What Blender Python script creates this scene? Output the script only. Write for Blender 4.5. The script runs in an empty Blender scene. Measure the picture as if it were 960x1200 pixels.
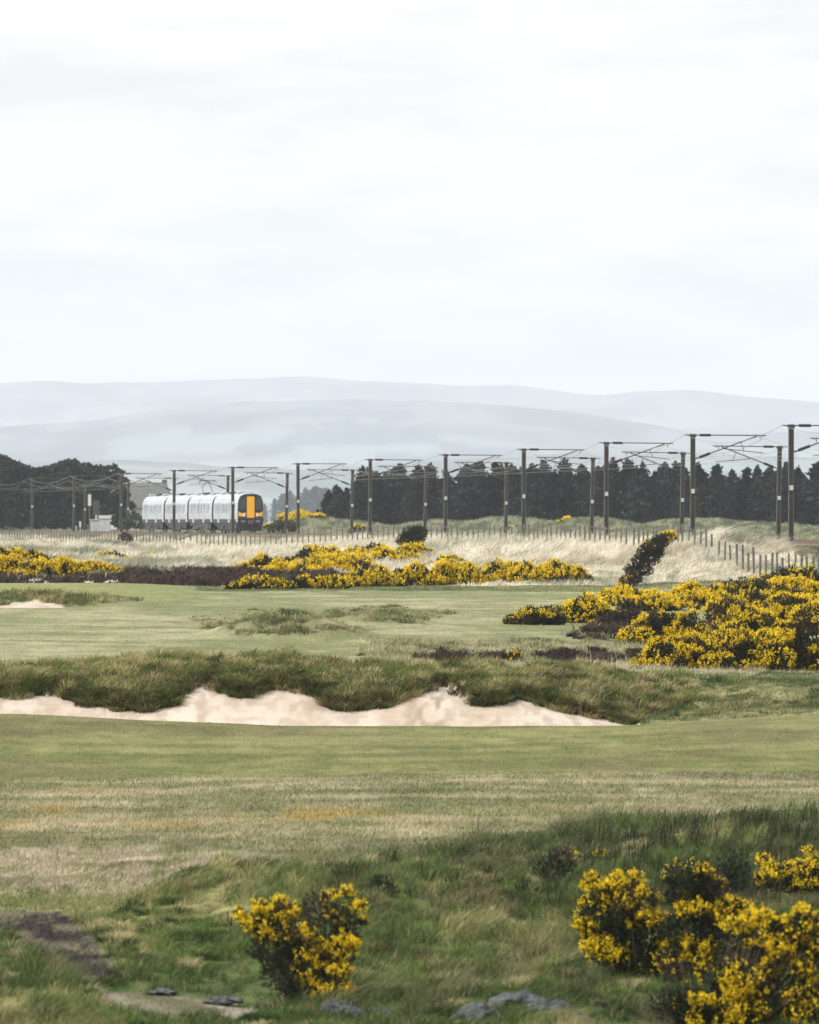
import bpy, math, random
import numpy as np
from mathutils import Vector, Matrix

# ------------------------------------------------------------------ camera, sky, sun, exposure
F = 8000.0; XC = 480.0; YH = 612.0; CZ = 6.0      # 300 mm lens; eye level 6 m above the low ground
sc = bpy.context.scene
col = sc.collection
cam = bpy.data.objects.new('camera', bpy.data.cameras.new('camera')); col.objects.link(cam)
cam.data.sensor_fit = 'HORIZONTAL'; cam.data.sensor_width = 36.0; cam.data.lens = 300.0
cam.data.clip_start = 0.5; cam.data.clip_end = 60000
cam.location = (0, 0, CZ); cam.rotation_euler = (math.radians(90), 0, 0)
cam.data.shift_y = (YH - 600.0) / 960.0
cam.data.dof.use_dof = True; cam.data.dof.focus_distance = 215; cam.data.dof.aperture_fstop = 6.8
sc.camera = cam

SUN_DIR = Vector((-0.62, -0.30, 0.72)).normalized()       # towards the sun
SUN_EL = math.asin(SUN_DIR.z); SUN_AZ = math.atan2(SUN_DIR.x, SUN_DIR.y)
world = bpy.data.worlds.new('World'); sc.world = world; world.use_nodes = True
nt = world.node_tree; N = nt.nodes; L = nt.links
bg = N['Background']; bg.inputs['Strength'].default_value = 0.1
sky = N.new('ShaderNodeTexSky'); sky.sky_type = 'NISHITA'; sky.sun_disc = False
sky.sun_elevation = SUN_EL; sky.sun_rotation = SUN_AZ
tc = N.new('ShaderNodeTexCoord')
def wnoise(scale, detail, rough=0.5):
    m = N.new('ShaderNodeMapping'); m.inputs['Scale'].default_value = scale
    L.new(tc.outputs['Generated'], m.inputs['Vector'])
    n = N.new('ShaderNodeTexNoise'); n.inputs['Scale'].default_value = 1.0
    n.inputs['Detail'].default_value = detail; n.inputs['Roughness'].default_value = rough
    L.new(m.outputs['Vector'], n.inputs['Vector']); return n.outputs['Fac']
def wmath(op, a, b=None, c=None):
    m = N.new('ShaderNodeMath'); m.operation = op
    for i, v in enumerate((a, b, c)):
        if v is None: continue
        if isinstance(v, (int, float)): m.inputs[i].default_value = v
        else: L.new(v, m.inputs[i])
    return m.outputs[0]
n1 = wnoise((16, 16, 70), 3, 0.5); n2 = wnoise((45, 45, 190), 4, 0.55)
cl = wmath('ADD', wmath('MULTIPLY', n1, 0.65), wmath('MULTIPLY', n2, 0.35))
ramp = N.new('ShaderNodeValToRGB'); L.new(cl, ramp.inputs['Fac'])
ramp.color_ramp.elements[0].position = 0.385; ramp.color_ramp.elements[0].color = (0.645, 0.645, 0.648, 1)
ramp.color_ramp.elements[1].position = 0.56; ramp.color_ramp.elements[1].color = (0.815, 0.795, 0.775, 1)
sc10 = N.new('ShaderNodeVectorMath'); sc10.operation = 'SCALE'; sc10.inputs['Scale'].default_value = 10.3
L.new(ramp.outputs['Color'], sc10.inputs[0])
mix = N.new('ShaderNodeMix'); mix.data_type = 'RGBA'; mix.inputs['Factor'].default_value = 0.92
L.new(sky.outputs['Color'], mix.inputs['A']); L.new(sc10.outputs['Vector'], mix.inputs['B'])
L.new(mix.outputs['Result'], bg.inputs['Color'])

sl = bpy.data.lights.new('sun', 'SUN'); sl.energy = 4.6; sl.angle = math.radians(4.0); sl.color = (1.0, 0.955, 0.89)
so = bpy.data.objects.new('sun', sl); col.objects.link(so); so.location = (-50, -20, 80)
so.rotation_euler = SUN_DIR.to_track_quat('Z', 'Y').to_euler()

sc.view_settings.view_transform = 'Standard'; sc.view_settings.look = 'None'
sc.view_settings.exposure = 0.42; sc.view_settings.gamma = 1.0
sc.cycles.max_bounces = 6; sc.cycles.diffuse_bounces = 2; sc.cycles.glossy_bounces = 2
sc.cycles.transmission_bounces = 2; sc.cycles.volume_bounces = 1; sc.cycles.transparent_max_bounces = 6
sc.cycles.use_denoising = True

rs = np.random.RandomState(11)
random.seed(5)

# ------------------------------------------------------------------ helpers
def lin(r, g, b, k=1.0):
    return tuple(((c/255.0/12.92) if c/255.0 <= 0.04045 else ((c/255.0+0.055)/1.055)**2.4)*k for c in (r, g, b))
K = 0.46
def A(r, g, b, k=K): return np.array(lin(r, g, b, k))

def vn(x, y, seed=0):
    x = np.asarray(x, float); y = np.asarray(y, float)
    xi = np.floor(x).astype(np.int64); yi = np.floor(y).astype(np.int64)
    fx = x - xi; fy = y - yi
    fx = fx*fx*(3-2*fx); fy = fy*fy*(3-2*fy)
    def h(a, b):
        n = (a*374761393 + b*668265263 + seed*974634777) & 0x7fffffff
        n = ((n ^ (n >> 13)) * 1274126177) & 0x7fffffff
        n = ((n ^ (n >> 16)) * 668265263) & 0x7fffffff
        return ((n ^ (n >> 15)) & 0xffff) / 65535.0
    return (h(xi, yi)*(1-fx) + h(xi+1, yi)*fx)*(1-fy) + (h(xi, yi+1)*(1-fx) + h(xi+1, yi+1)*fx)*fy
def fbm(x, y, seed=0, o=4):
    s = 0; a = 0.5; t = 0
    for i in range(o):
        s = s + a*vn(x*2**i + 17.3*i, y*2**i + 9.1*i, seed+i); t += a; a *= 0.5
    return s/t
def sst(a, b, x):
    t = np.clip((x-a)/(b-a), 0, 1); return t*t*(3-2*t)

def mesh_np(name, V, faces_flat, counts, colr=None, smooth=False):
    me = bpy.data.meshes.new(name)
    V = np.ascontiguousarray(V, dtype=np.float32)
    me.vertices.add(len(V)); me.vertices.foreach_set('co', V.ravel())
    ff = np.ascontiguousarray(faces_flat, dtype=np.int32).ravel()
    counts = np.ascontiguousarray(counts, dtype=np.int32)
    me.loops.add(len(ff)); me.loops.foreach_set('vertex_index', ff)
    me.polygons.add(len(counts))
    st = np.zeros(len(counts), np.int32); st[1:] = np.cumsum(counts)[:-1]
    me.polygons.foreach_set('loop_start', st)
    me.polygons.foreach_set('loop_total', counts)
    if smooth: me.polygons.foreach_set('use_smooth', np.ones(len(counts), bool))
    me.update(calc_edges=True)
    if colr is not None:
        at = me.color_attributes.new('col', 'FLOAT_COLOR', 'POINT')
        c4 = np.ones((len(V), 4), np.float32); c4[:, :3] = colr
        at.data.foreach_set('color', c4.ravel())
    return me
def tag(o, label=None, cat=None, group=None, kind=None):
    if label: o['label'] = label
    if cat: o['category'] = cat
    if group: o['group'] = group
    if kind: o['kind'] = kind
    return o
def link(name, me, mat, parent=None):
    o = bpy.data.objects.new(name, me); col.objects.link(o)
    if mat: me.materials.clear(); me.materials.append(mat)
    if parent: o.parent = parent
    return o
def empty(name, loc, rz=0):
    o = bpy.data.objects.new(name, None); col.objects.link(o); o.location = loc; o.rotation_euler = (0, 0, rz)
    o.empty_display_size = 0.3
    return o
def copy_tree(o, parent=None):
    c = o.copy(); col.objects.link(c); c.parent = parent
    for ch in list(o.children): copy_tree(ch, c)
    return c

class MB:
    def __init__(s): s.v = []; s.f = []
    def add(s, v, f):
        n = len(s.v); s.v += [tuple(p) for p in v]; s.f += [tuple(i+n for i in q) for q in f]; return s
    def box(s, x0, x1, y0, y1, z0, z1):
        return s.add([(x0,y0,z0),(x1,y0,z0),(x1,y1,z0),(x0,y1,z0),(x0,y0,z1),(x1,y0,z1),(x1,y1,z1),(x0,y1,z1)],
                     [(0,3,2,1),(4,5,6,7),(0,1,5,4),(1,2,6,5),(2,3,7,6),(3,0,4,7)])
    def tube(s, a, b, r, r2=None, n=6):
        a = Vector(a); b = Vector(b); r2 = r if r2 is None else r2
        d = (b-a).normalized(); u = d.orthogonal().normalized(); w = d.cross(u)
        v = []
        for p, rr in ((a, r), (b, r2)):
            for i in range(n):
                t = 2*math.pi*i/n; v.append(p + (u*math.cos(t) + w*math.sin(t))*rr)
        f = [(i, (i+1) % n, n+(i+1) % n, n+i) for i in range(n)] + [tuple(range(n))[::-1], tuple(range(n, 2*n))]
        return s.add(v, f)
    def prism(s, pts, y0, y1):        # outline in x,z extruded in y
        n = len(pts)
        v = [(x, y0, z) for x, z in pts] + [(x, y1, z) for x, z in pts]
        f = [(i, (i+1) % n, n+(i+1) % n, n+i) for i in range(n)] + [tuple(range(n))[::-1], tuple(range(n, 2*n))]
        return s.add(v, f)
    def build(s, name, mat, parent=None, bevel=0, smooth=False):
        me = bpy.data.meshes.new(name); me.from_pydata(s.v, [], s.f); me.update()
        import bmesh
        bm = bmesh.new(); bm.from_mesh(me)
        bmesh.ops.recalc_face_normals(bm, faces=bm.faces)
        if bevel: bmesh.ops.bevel(bm, geom=list(bm.edges), offset=bevel, segments=1, affect='EDGES', clamp_overlap=True)
        bm.to_mesh(me); bm.free()
        if smooth:
            for p in me.polygons: p.use_smooth = True
        return link(name, me, mat, parent)

def mat(name, color=(0.5, 0.5, 0.5), rough=0.7, metal=0.0, attr=False, nscale=0, namt=0.25, transl=0, bump=0, nvec=(1, 1, 1), spec=0.3, emis=None):
    m = bpy.data.materials.new(name); m.use_nodes = True
    n = m.node_tree.nodes; l = m.node_tree.links; p = n['Principled BSDF']
    p.inputs['Roughness'].default_value = rough; p.inputs['Metallic'].default_value = metal
    p.inputs['Specular IOR Level'].default_value = spec
    if attr:
        a = n.new('ShaderNodeAttribute'); a.attribute_name = 'col'; src = a.outputs['Color']
    else:
        c = n.new('ShaderNodeRGB'); c.outputs[0].default_value = (*color, 1); src = c.outputs[0]
    if nscale:
        t = n.new('ShaderNodeTexCoord'); mp = n.new('ShaderNodeMapping'); mp.inputs['Scale'].default_value = nvec
        l.new(t.outputs['Object'], mp.inputs['Vector'])
        nz = n.new('ShaderNodeTexNoise'); nz.inputs['Scale'].default_value = nscale; nz.inputs['Detail'].default_value = 6
        nz.inputs['Roughness'].default_value = 0.65
        l.new(mp.outputs['Vector'], nz.inputs['Vector'])
        mr = n.new('ShaderNodeMapRange'); mr.inputs['From Min'].default_value = 0.3; mr.inputs['From Max'].default_value = 0.7
        mr.inputs['To Min'].default_value = 1-namt; mr.inputs['To Max'].default_value = 1+namt
        l.new(nz.outputs['Fac'], mr.inputs['Value'])
        vm = n.new('ShaderNodeVectorMath'); vm.operation = 'SCALE'
        l.new(src, vm.inputs[0]); l.new(mr.outputs['Result'], vm.inputs['Scale']); src = vm.outputs['Vector']
        if bump:
            b = n.new('ShaderNodeBump'); b.inputs['Strength'].default_value = 1.0; b.inputs['Distance'].default_value = bump
            l.new(nz.outputs['Fac'], b.inputs['Height']); l.new(b.outputs['Normal'], p.inputs['Normal'])
    l.new(src, p.inputs['Base Color'])
    if transl:
        tr = n.new('ShaderNodeBsdfTranslucent'); l.new(src, tr.inputs['Color'])
        mx = n.new('ShaderNodeMixShader'); mx.inputs[0].default_value = transl
        l.new(p.outputs[0], mx.inputs[1]); l.new(tr.outputs[0], mx.inputs[2])
        l.new(mx.outputs[0], n['Material Output'].inputs['Surface'])
    return m

M = {}
M['ground'] = mat('ground', attr=True, rough=0.95, nscale=1.2, namt=0.22, bump=0.03, nvec=(1, 0.35, 1), spec=0.1)
M['sand'] = mat('sand', attr=True, rough=0.95, nscale=2.5, namt=0.10, bump=0.05, spec=0.1)
M['grass'] = mat('grass_blade', attr=True, rough=0.7, transl=0.4, spec=0.2)
M['gorse_leaf'] = mat('gorse_leaf', attr=True, rough=0.6, transl=0.1, spec=0.2)
M['gorse_flower'] = mat('gorse_flower', attr=True, rough=0.6, transl=0.3, spec=0.2)
M['needles'] = mat('needles', attr=True, rough=0.8, transl=0.08, spec=0.1)
M['bark'] = mat('bark', (0.06, 0.048, 0.038), 0.9, nscale=6, namt=0.4)
M['steel'] = mat('weathered_steel', (0.085, 0.078, 0.068), 0.75, 0.0, nscale=3, namt=0.3, nvec=(1, 1, 0.3))
M['steel_dark'] = mat('dark_steel', (0.05, 0.05, 0.052), 0.6, nscale=3, namt=0.3)
M['insul'] = mat('insulator', (0.035, 0.022, 0.018), 0.35)
M['wire'] = mat('wire', (0.22, 0.23, 0.22), 0.5)
M['plate'] = mat('plate', (0.5, 0.5, 0.48), 0.6, nscale=8, namt=0.08)
M['wood'] = mat('post_wood', (0.13, 0.12, 0.105), 0.9, nscale=9, namt=0.4, nvec=(1, 1, 0.2))
M['fwire'] = mat('fence_wire', (0.18, 0.18, 0.17), 0.6)
M['rock'] = mat('rock', (0.10, 0.105, 0.11), 0.95, nscale=9, namt=0.7, bump=0.12, spec=0.1)
M['ballast'] = mat('ballast', (0.16, 0.125, 0.10), 0.95, nscale=6, namt=0.5, bump=0.05)
M['rail'] = mat('rail', (0.15, 0.09, 0.06), 0.5, 0.4)
M['sleeper'] = mat('sleeper', (0.2, 0.19, 0.17), 0.9, nscale=4)
M['tbody'] = mat('train_paint', (0.37, 0.40, 0.43), 0.3, nscale=1.2, namt=0.05, spec=0.5)
M['tlow'] = mat('train_lower', (0.14, 0.16, 0.18), 0.35, spec=0.5, nscale=2, namt=0.1)
M['tdark'] = mat('train_dark', (0.02, 0.021, 0.024), 0.45, nscale=4, namt=0.3)
M['tside'] = mat('side_glass', (0.22, 0.25, 0.28), 0.15, spec=0.6)  # pale base colour stands in for sky reflected in the side windows
M['tglass'] = mat('train_glass', (0.03, 0.035, 0.04), 0.08, spec=0.6)
M['tyellow'] = mat('train_yellow', (0.85, 0.42, 0.02), 0.45, nscale=3, namt=0.06)
M['tlamp'] = mat('lamp_lens', (0.75, 0.72, 0.65), 0.2)
M['troof'] = mat('train_roof', (0.33, 0.36, 0.39), 0.55, nscale=2, namt=0.12)
M['slate'] = mat('slate', (0.10, 0.105, 0.10), 0.8, nscale=2.5, namt=0.3)
M['white'] = mat('whitewash', (0.7, 0.7, 0.68), 0.8, nscale=2, namt=0.1)
M['cab'] = mat('cabinet', (0.38, 0.41, 0.42), 0.6, nscale=2, namt=0.12)
M['path'] = mat('path', attr=True, rough=0.95, nscale=5, namt=0.25, bump=0.03, spec=0.1)

# ------------------------------------------------------------------ railway line in plan
RK = np.arange(12)
RX_PX = np.array([927, 813, 713, 615, 524, 435, 350, 273, 204, 142, 86, 38.])
RD = 394 + 43.0*RK
RX = (RX_PX-XC)/F*RD
_D = np.concatenate([[-200, 200, 300, 351], RD, [1000, 1200, 3000]])
_X = np.concatenate([[75.0, 39.5, 30.4, 25.9], RX, [RX[-1]-133*0.175, RX[-1]-333*0.175, RX[-1]-2133*0.175]])
_dd = np.arange(-200, 3000, 2.0); _xx = np.interp(_dd, _D, _X)
_k = np.exp(-0.5*(np.arange(-20, 21)/9.0)**2); _k /= _k.sum()
_xx = np.convolve(np.pad(_xx, 20, 'edge'), _k, 'valid')
def rail_x(D): return np.interp(D, _dd, _xx)         # the near row of masts
RZ = -1.15                                            # rail level, relative to eye

# ------------------------------------------------------------------ ground heights (relative to eye level)
def zy(y, D): return -(np.asarray(y, float)-YH)/F*D
CX = np.array([-100, 0, 60, 150, 250, 330, 400, 470, 560, 640, 720, 800, 900, 960, 1060.])
crest = np.array([797, 796, 790, 782, 779, 781, 785, 789, 789, 789, 793, 801, 806, 805, 805.])
lip_x = np.array([-100,0,25,40,60,90,140,180,205,222,235,250,262,290,310,330,355,385,400,440,470,490,505,530,545,560,575,590,600,615,640,700,745,770,800,850,1060.])
lip_y = np.array([813,816,824,813,810,823,831,830,824,804,800,803,816,815,808,808,812,826,834,828,826,808,804,808,820,830,830,820,813,818,829,840,850,846,838,828,822.])
_lx = np.arange(-100, 1061, 2.0); _ly = np.interp(_lx, lip_x, lip_y); _g = np.exp(-.5*(np.arange(-10, 11)/4.5)**2); _g /= _g.sum()
lip_y = np.convolve(np.pad(_ly, 10, 'edge'), _g, 'valid')+(fbm(_lx/9, _lx*0, 77, 3)-.5)*9; lip_x = _lx
def face_y(x): return np.interp(x, [-100, 0, 90, 225, 330, 420, 500, 580, 640, 700, 745, 1060], [806, 806, 808, 796, 800, 806, 799, 806, 814, 832, 846, 846])
def turf_d(x):      # distance at which the turf edge hangs over the sand face
    ly = np.interp(x, lip_x, lip_y); return 171+5*np.clip((864-ly)/(864-face_y(x)), 0.05, 1.0)+(fbm(x/6.0, np.asarray(x)*0+.7, 233, 3)-.5)*.9
def row(D, y): return (D, np.full(len(CX), float(y)) if np.isscalar(y) else np.interp(CX, *y))
rows = [
 row(70, 1268), row(80, 1190), row(90, 1112), row(100, 1045), row(112, 985), row(125, 943),
 row(140, ([0, 480, 960], [915, 908, 904])), row(155, ([0, 480, 960], [868, 875, 864])),
 row(166, ([0, 100, 150, 250, 350, 745, 850, 960], [836, 838, 842, 846, 850, 851, 843, 838])),
 ]
Dfar = np.arange(0)
nT = 440
T_in = np.linspace(-0.084, 0.084, nT)
T = np.concatenate([[-1.3, -0.8, -0.5, -0.3, -0.2, -0.14, -0.105], T_in, [0.105, 0.14, 0.2, 0.3, 0.5, 0.8, 1.3]])
Dg = np.concatenate([np.arange(3, 60, 3), np.arange(60, 165, 0.4), np.arange(165, 190, 0.13), np.arange(190, 330, 0.45),
                     np.arange(330, 460, 0.8), np.arange(460, 900, 1.6), np.arange(900, 1300, 10), np.geomspace(1300, 26500, 52)])
xT = np.clip(T*F+XC, -100, 1060)
def colZ(xp):
    """control points (D, z) of the profile in the image column xp"""
    P = [(3, -1.7), (30, -4.3), (55, -5.45)]
    for D, ys in rows: P.append((D, zy(np.interp(xp, CX, ys), D)))
    w = float(np.clip((xp-735)/30.0, 0, 1))          # 0 = bunker, 1 = plain slope
    y166 = np.interp(xp, CX, rows[-1][1]); lip = np.interp(xp, lip_x, lip_y); cr = np.interp(xp, CX, crest)+float(fbm(np.array([xp/38.]), np.array([1.5]), 207, 3)[0]-.5)*13*np.clip((860-xp)/80, .2, 1)
    sl = lambda D, yb, ys: P.append((D, (1-w)*zy(yb, D)+w*zy(ys, D)))
    sl(167.6, 863, y166-2); sl(171.0, 864, y166-8); 
    lip = (1-w)*float(face_y(xp))+w*lip; P.append((176.0, zy(lip, 176.0)))
    P.append((179, zy(lip*0.38+cr*0.62-2, 179))); P.append((183, zy(cr, 183)))
    P.append((190, zy(min(cr+3, 793), 190))); P.append((200, zy(np.interp(xp, [0, 450, 700, 960], [776, 776, 780, 790]), 200)))
    P.append((215, zy(np.interp(xp, [0, 700, 960], [754, 760, 775]), 215)))
    P.append((235, zy(np.interp(xp, [0, 700, 960], [735, 741, 750]), 235)))
    P.append((255, zy(np.interp(xp, [0, 700, 960], [719, 724, 725]), 255)))
    P.append((280, zy(np.interp(xp, [0, 700, 960], [704, 706, 703]), 280)))
    P.append((300, zy(np.interp(xp, [0, 150, 700, 860, 960], [693, 693, 695, 690, 680]), 300)))
    P.append((320, zy(np.interp(xp, [0, 150, 250, 700, 800, 960], [684, 684, 689, 688, 684, 680]), 320)))
    y = lambda xs, ys: np.interp(xp, xs, ys)
    P.append((345, zy(y([0, 150, 300, 500, 620, 740, 830, 900, 960], [672, 671, 673, 669, 666, 664, 652, 660, 667]), 345)))
    P.append((375, zy(y([0, 150, 300, 500, 620, 740, 840, 960], [662, 661, 663, 655, 650, 643, 638, 636]), 375)))
    P.append((410, zy(y([0, 150, 300, 500, 620, 740, 840, 960], [655, 654, 655, 646, 640, 636, 634, 630]), 410)))
    P.append((450, zy(y([0, 150, 300, 500, 620, 740, 960], [650, 650, 650, 639, 635, 629, 629]), 450)))
    P.append((520, zy(y([0, 150, 300, 500, 620, 960], [646, 645, 644, 631, 627, 627]), 520)))
    P.append((610, zy(y([0, 150, 300, 500, 960], [642, 641, 638, 626, 626]), 610)))
    P.append((700, zy(y([0, 150, 300, 500, 960], [637, 636, 627, 623, 622]), 700)))
    P.append((780, zy(y([0, 150, 300, 960], [632, 626, 622, 622]), 780)))
    P.append((860, -1.3)); P.append((1000, -1.3)); P.append((27000, -1.3))
    return np.array(P)
Zb = np.zeros((len(T), len(Dg)))
for i, xp in enumerate(xT):
    P = colZ(xp); d0 = P[:, 0]; z0 = P[:, 1]
    # warp of the rows so that no crease runs dead straight
    z = np.interp(Dg, d0, z0)
    # smooth except over the bunker lip
    dense = np.arange(3, 1000, 0.5); zz = np.interp(dense, d0, z0)
    k = np.exp(-0.5*(np.arange(-24, 25)/8.0)**2); k /= k.sum()
    zs = np.interp(Dg, dense, np.convolve(np.pad(zz, 24, 'edge'), k, 'valid'))
    wb = sst(155, 163, Dg)*(1-sst(186, 194, Dg))
    z = z*wb + zs*(1-wb)
    Zb[i] = np.where(Dg > 980, np.interp(Dg, d0, z0), z)
TT, DD = np.meshgrid(T, Dg, indexing='ij')
XX = TT*DD
# the railway embankment
da = XX - rail_x(DD)
on = sst(-11, -2.5, da)*(1-sst(15, 24, da))*sst(250, 330, DD)*(DD < 1300)
Zb = Zb*(1-on) + (-1.38)*on
# hummocks, dunes
def bump(xp, D, sx, sd, h, skew=0):
    global Zb
    X0 = (xp-XC)/F*D
    Zb = Zb + h*np.exp(-0.5*(((XX-X0)/sx)**2 + ((DD-D+skew*(XX-X0))/sd)**2))
bump(325, 226, 1.15, 2.2, 0.62); bump(385, 225, 1.1, 2.0, 0.42); bump(275, 226, 0.8, 2.0, 0.22)
bump(445, 243, 1.3, 2.5, 0.42); bump(500, 246, 0.9, 2.0, 0.18)
bump(20, 276, 1.6, 1.6, 0.42); bump(75, 277, 1.0, 1.6, 0.22); bump(30, 268.5, 1.3, 1.5, -0.30); bump(130, 284, 1.2, 1.6, 0.1)
bump(180, 192, 1.6, 4, 0.22)
bump(260, 101, 0.9, 3.5, 0.30); bump(400, 96, 0.9, 4.5, 0.28); bump(330, 92, 0.7, 3.0, 0.12)
bump(145, 103, 0.35, 1.6, 0.14)
bump(960, 108, 1.3, 4.0, 0.42); bump(800, 106, 1.2, 4.0, 0.22); bump(560, 104, 0.8, 4, 0.12)
bump(10, 77, 0.85, 2.4, 0.38); bump(70, 76, 0.45, 2.0, 0.16)
bump(600, 82, 1.0, 3.0, 0.15)
bump(835, 352, 2.0, 8, 0.62, -0.4); bump(700, 350, 2.5, 6, 0.25); bump(560, 372, 3.0, 6, 0.35); bump(230, 395, 3.0, 6, 0.4)
bump(60, 470, 4, 10, 0.5); bump(170, 480, 3, 10, 0.4)
bump(355, 790, 3.2, 12, 1.5); bump(420, 800, 3.2, 12, 0.9)
bump(600, 700, 5.0, 14, 1.4); bump(520, 740, 4, 12, 1.0); bump(690, 660, 4, 12, 1.3)
bump(800, 610, 4, 12, 1.0); bump(910, 600, 5, 12, 0.7)
bump(60, 905, 9, 8, 0.5)
Zsm = Zb.copy()
xp = XC + TT*F; yp0 = YH - Zsm/DD*F
# roughness
mown = (sst(905, 920, yp0) < 0.5) & (DD < 167)
backf = (DD > 192) & (DD < 322)
amp = np.where(mown, 0.015, np.where(backf, 0.03, 0.10))
amp = np.where(DD > 322, 0.16, amp); amp = np.where((DD > 175.9) & (DD < 192), 0.17, amp)
amp = np.where((DD > 167) & (DD < 175.9) & (xp < 750), 0.025, amp)
amp = np.where((DD > 132) & mown & False, 0, amp)
amp = np.where((DD > 112) & (DD < 142) & (yp0 > 905), 0.05, amp)
amp = amp*(1-0.9*on)
kk = 0.5*np.ones((1, 1))
def smrow(a):
    b = a.copy(); b[1:-1] = (a[:-2]+a[1:-1]*2+a[2:])/4; b[:, 1:-1] = (b[:, :-2]+b[:, 1:-1]*2+b[:, 2:])/4; return b
amp = smrow(smrow(amp))
nz = (fbm(XX/1.6, DD/2.6, 3, 4)-0.5)*2
nz2 = (fbm(XX/7, DD/11, 21, 3)-0.5)*2
far = (DD > 900)
Zt = Zb + np.where(far, 0, amp*nz*1.4 + np.minimum(amp*1.6, 0.2)*nz2)
tdx = turf_d(xp)
Zt = Zt + (xp < 745)*(DD > 171)*(DD < 186)*.16*sst(-.03, .12, DD-tdx)*(1-sst(181, 186, DD))*sst(745, 700, xp)
Zt = Zt + CZ
def height(X, D):
    X = np.asarray(X, float); D = np.asarray(D, float)
    t = X/D
    fi = np.interp(t, T, np.arange(len(T))); fj = np.interp(D, Dg, np.arange(len(Dg)))
    i = np.clip(fi.astype(int), 0, len(T)-2); j = np.clip(fj.astype(int), 0, len(Dg)-2)
    a = fi-i; b = fj-j
    return (Zt[i, j]*(1-a)+Zt[i+1, j]*a)*(1-b) + (Zt[i, j+1]*(1-a)+Zt[i+1, j+1]*a)*b
def find_d(xpx, y, dmin=60, dmax=960):
    d = np.arange(dmin, dmax, 0.5); X = (xpx-XC)/F*d
    yy = YH - (height(X, d)-CZ)/d*F
    k = np.where(yy <= y)[0]
    return float(d[k[0]]) if len(k) else float(dmax)

# ------------------------------------------------------------------ what grows where: zones and albedo
FAIR, SEMI, FG, SAND, RIDGE, BACK, PALE, HEATH, MARRAM, BURNT, PATH, DUNE, FARG, BANK, SLOPE = range(15)
def rough_edge(x):   # image row where the near rough begins
    return np.interp(x, [0, 110, 200, 260, 330, 420, 520, 600, 700, 960], [1085, 1075, 1035, 1012, 1022, 1008, 990, 982, 965, 945])
def zones(X, D):
    t = X/D; x = XC + t*F; y = YH - (height(X, D)-CZ)/D*F
    w1 = (fbm(X/1.3, D/5, 41)-0.5)*2; w2 = (fbm(X/0.35, D/0.9, 47)-0.5)*2
    z = np.full(X.shape, FG)
    fr = D < 166.8
    edge = np.interp(x, [0, 480, 960], [916, 909, 905]) + w1*3
    z[fr & (y < edge)] = FAIR
    z[fr & (y >= edge) & (y < rough_edge(x)+w1*10)] = SEMI
    w4 = (fbm(X/0.45, D*0+7, 43, 3)-0.5)*2
    b = (D >= 166.8) & (D < turf_d(x)+.05) & (x < 748)
    z[b] = SAND
    r = (D >= 166.8) & (D < 193) & ~b
    z[r] = RIDGE
    sl = r & (x > 800 + (820-y)*0.6 + w1*110 + w2*50)
    z[sl] = SLOPE
    bk = (D >= 193) & (D < 321 + w1*1.5); z[bk] = BACK
    z[bk & (x > 430+w1*40) & (D < 222)] = PALE
    z[bk & (D < 200)] = PALE
    tk = 2.5+7.5*sst(.3, .75, fbm(X/1.1, X*0+2, 57, 3))*np.interp(x, [485, 560, 700, 770], [.5, 1, 1, .6]); hs = bk & (np.abs(y-773+w2*2.5+w1*2) < tk*(1+w2*.5)) & (x > 487+w2*20) & (x < 765); z[hs] = HEATH
    hs = bk & (((x-730)/62)**2+((y-744)/6.5)**2 < 1+w2*1.2); z[hs] = HEATH
    for bx, by, rx, ry in ((330, 731, 105, 16), (445, 721, 80, 11), (120, 703, 60, 4), (40, 703, 80, 9)):
        e = ((x-bx)/rx)**2 + ((y-by)/ry)**2 + w1*0.9 + w2*.5 < .8; z[bk & e] = RIDGE
    sb = bk & (((X-(36-XC)/F*270)/1.3)**2 + ((D-270.5+w2*.8)/3.0)**2 < 1); z[sb] = SAND
    z[bk & (D > 304) & (x > 230)] = SLOPE
    m = D >= 321 + w1*1.5; z[m] = MARRAM
    hh = m & (D < 360) & (y > np.interp(x, [0, 130, 150, 280, 400, 480], [677, 675, 670, 667, 673, 681])+w2*3+w1*3) & (x < 470) & ((x > 140) | (w1*.6+w2*.6 > -.3)); z[hh] = HEATH
    dr = X - rail_x(D)
    z[m & (dr > -7) & (dr < 14)] = BANK
    z[m & (dr >= 14)] = DUNE
    z[D > 930] = FARG
    # near features
    bu = fr & (y > 1066+w2*4) & (y < 1150) & (x < np.interp(y, [1064, 1090, 1150], [60, 100, 150])+w2*8) & (x > np.interp(y, [1066, 1090, 1150], [-90, -10, 90])); z[bu] = BURNT
    pa = fr & (np.abs(y-np.interp(x, [120, 300], [1172, 1187])+w2*3) < 10*np.clip(1-((x-208)/95)**4, 0, 1)**.5+w1*2) & (x > 113) & (x < 303); z[pa] = PATH
    return z, x, y, w1, w2
def mixc(a, b, f): return a*(1-f[:, None]) + b*f[:, None]
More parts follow.
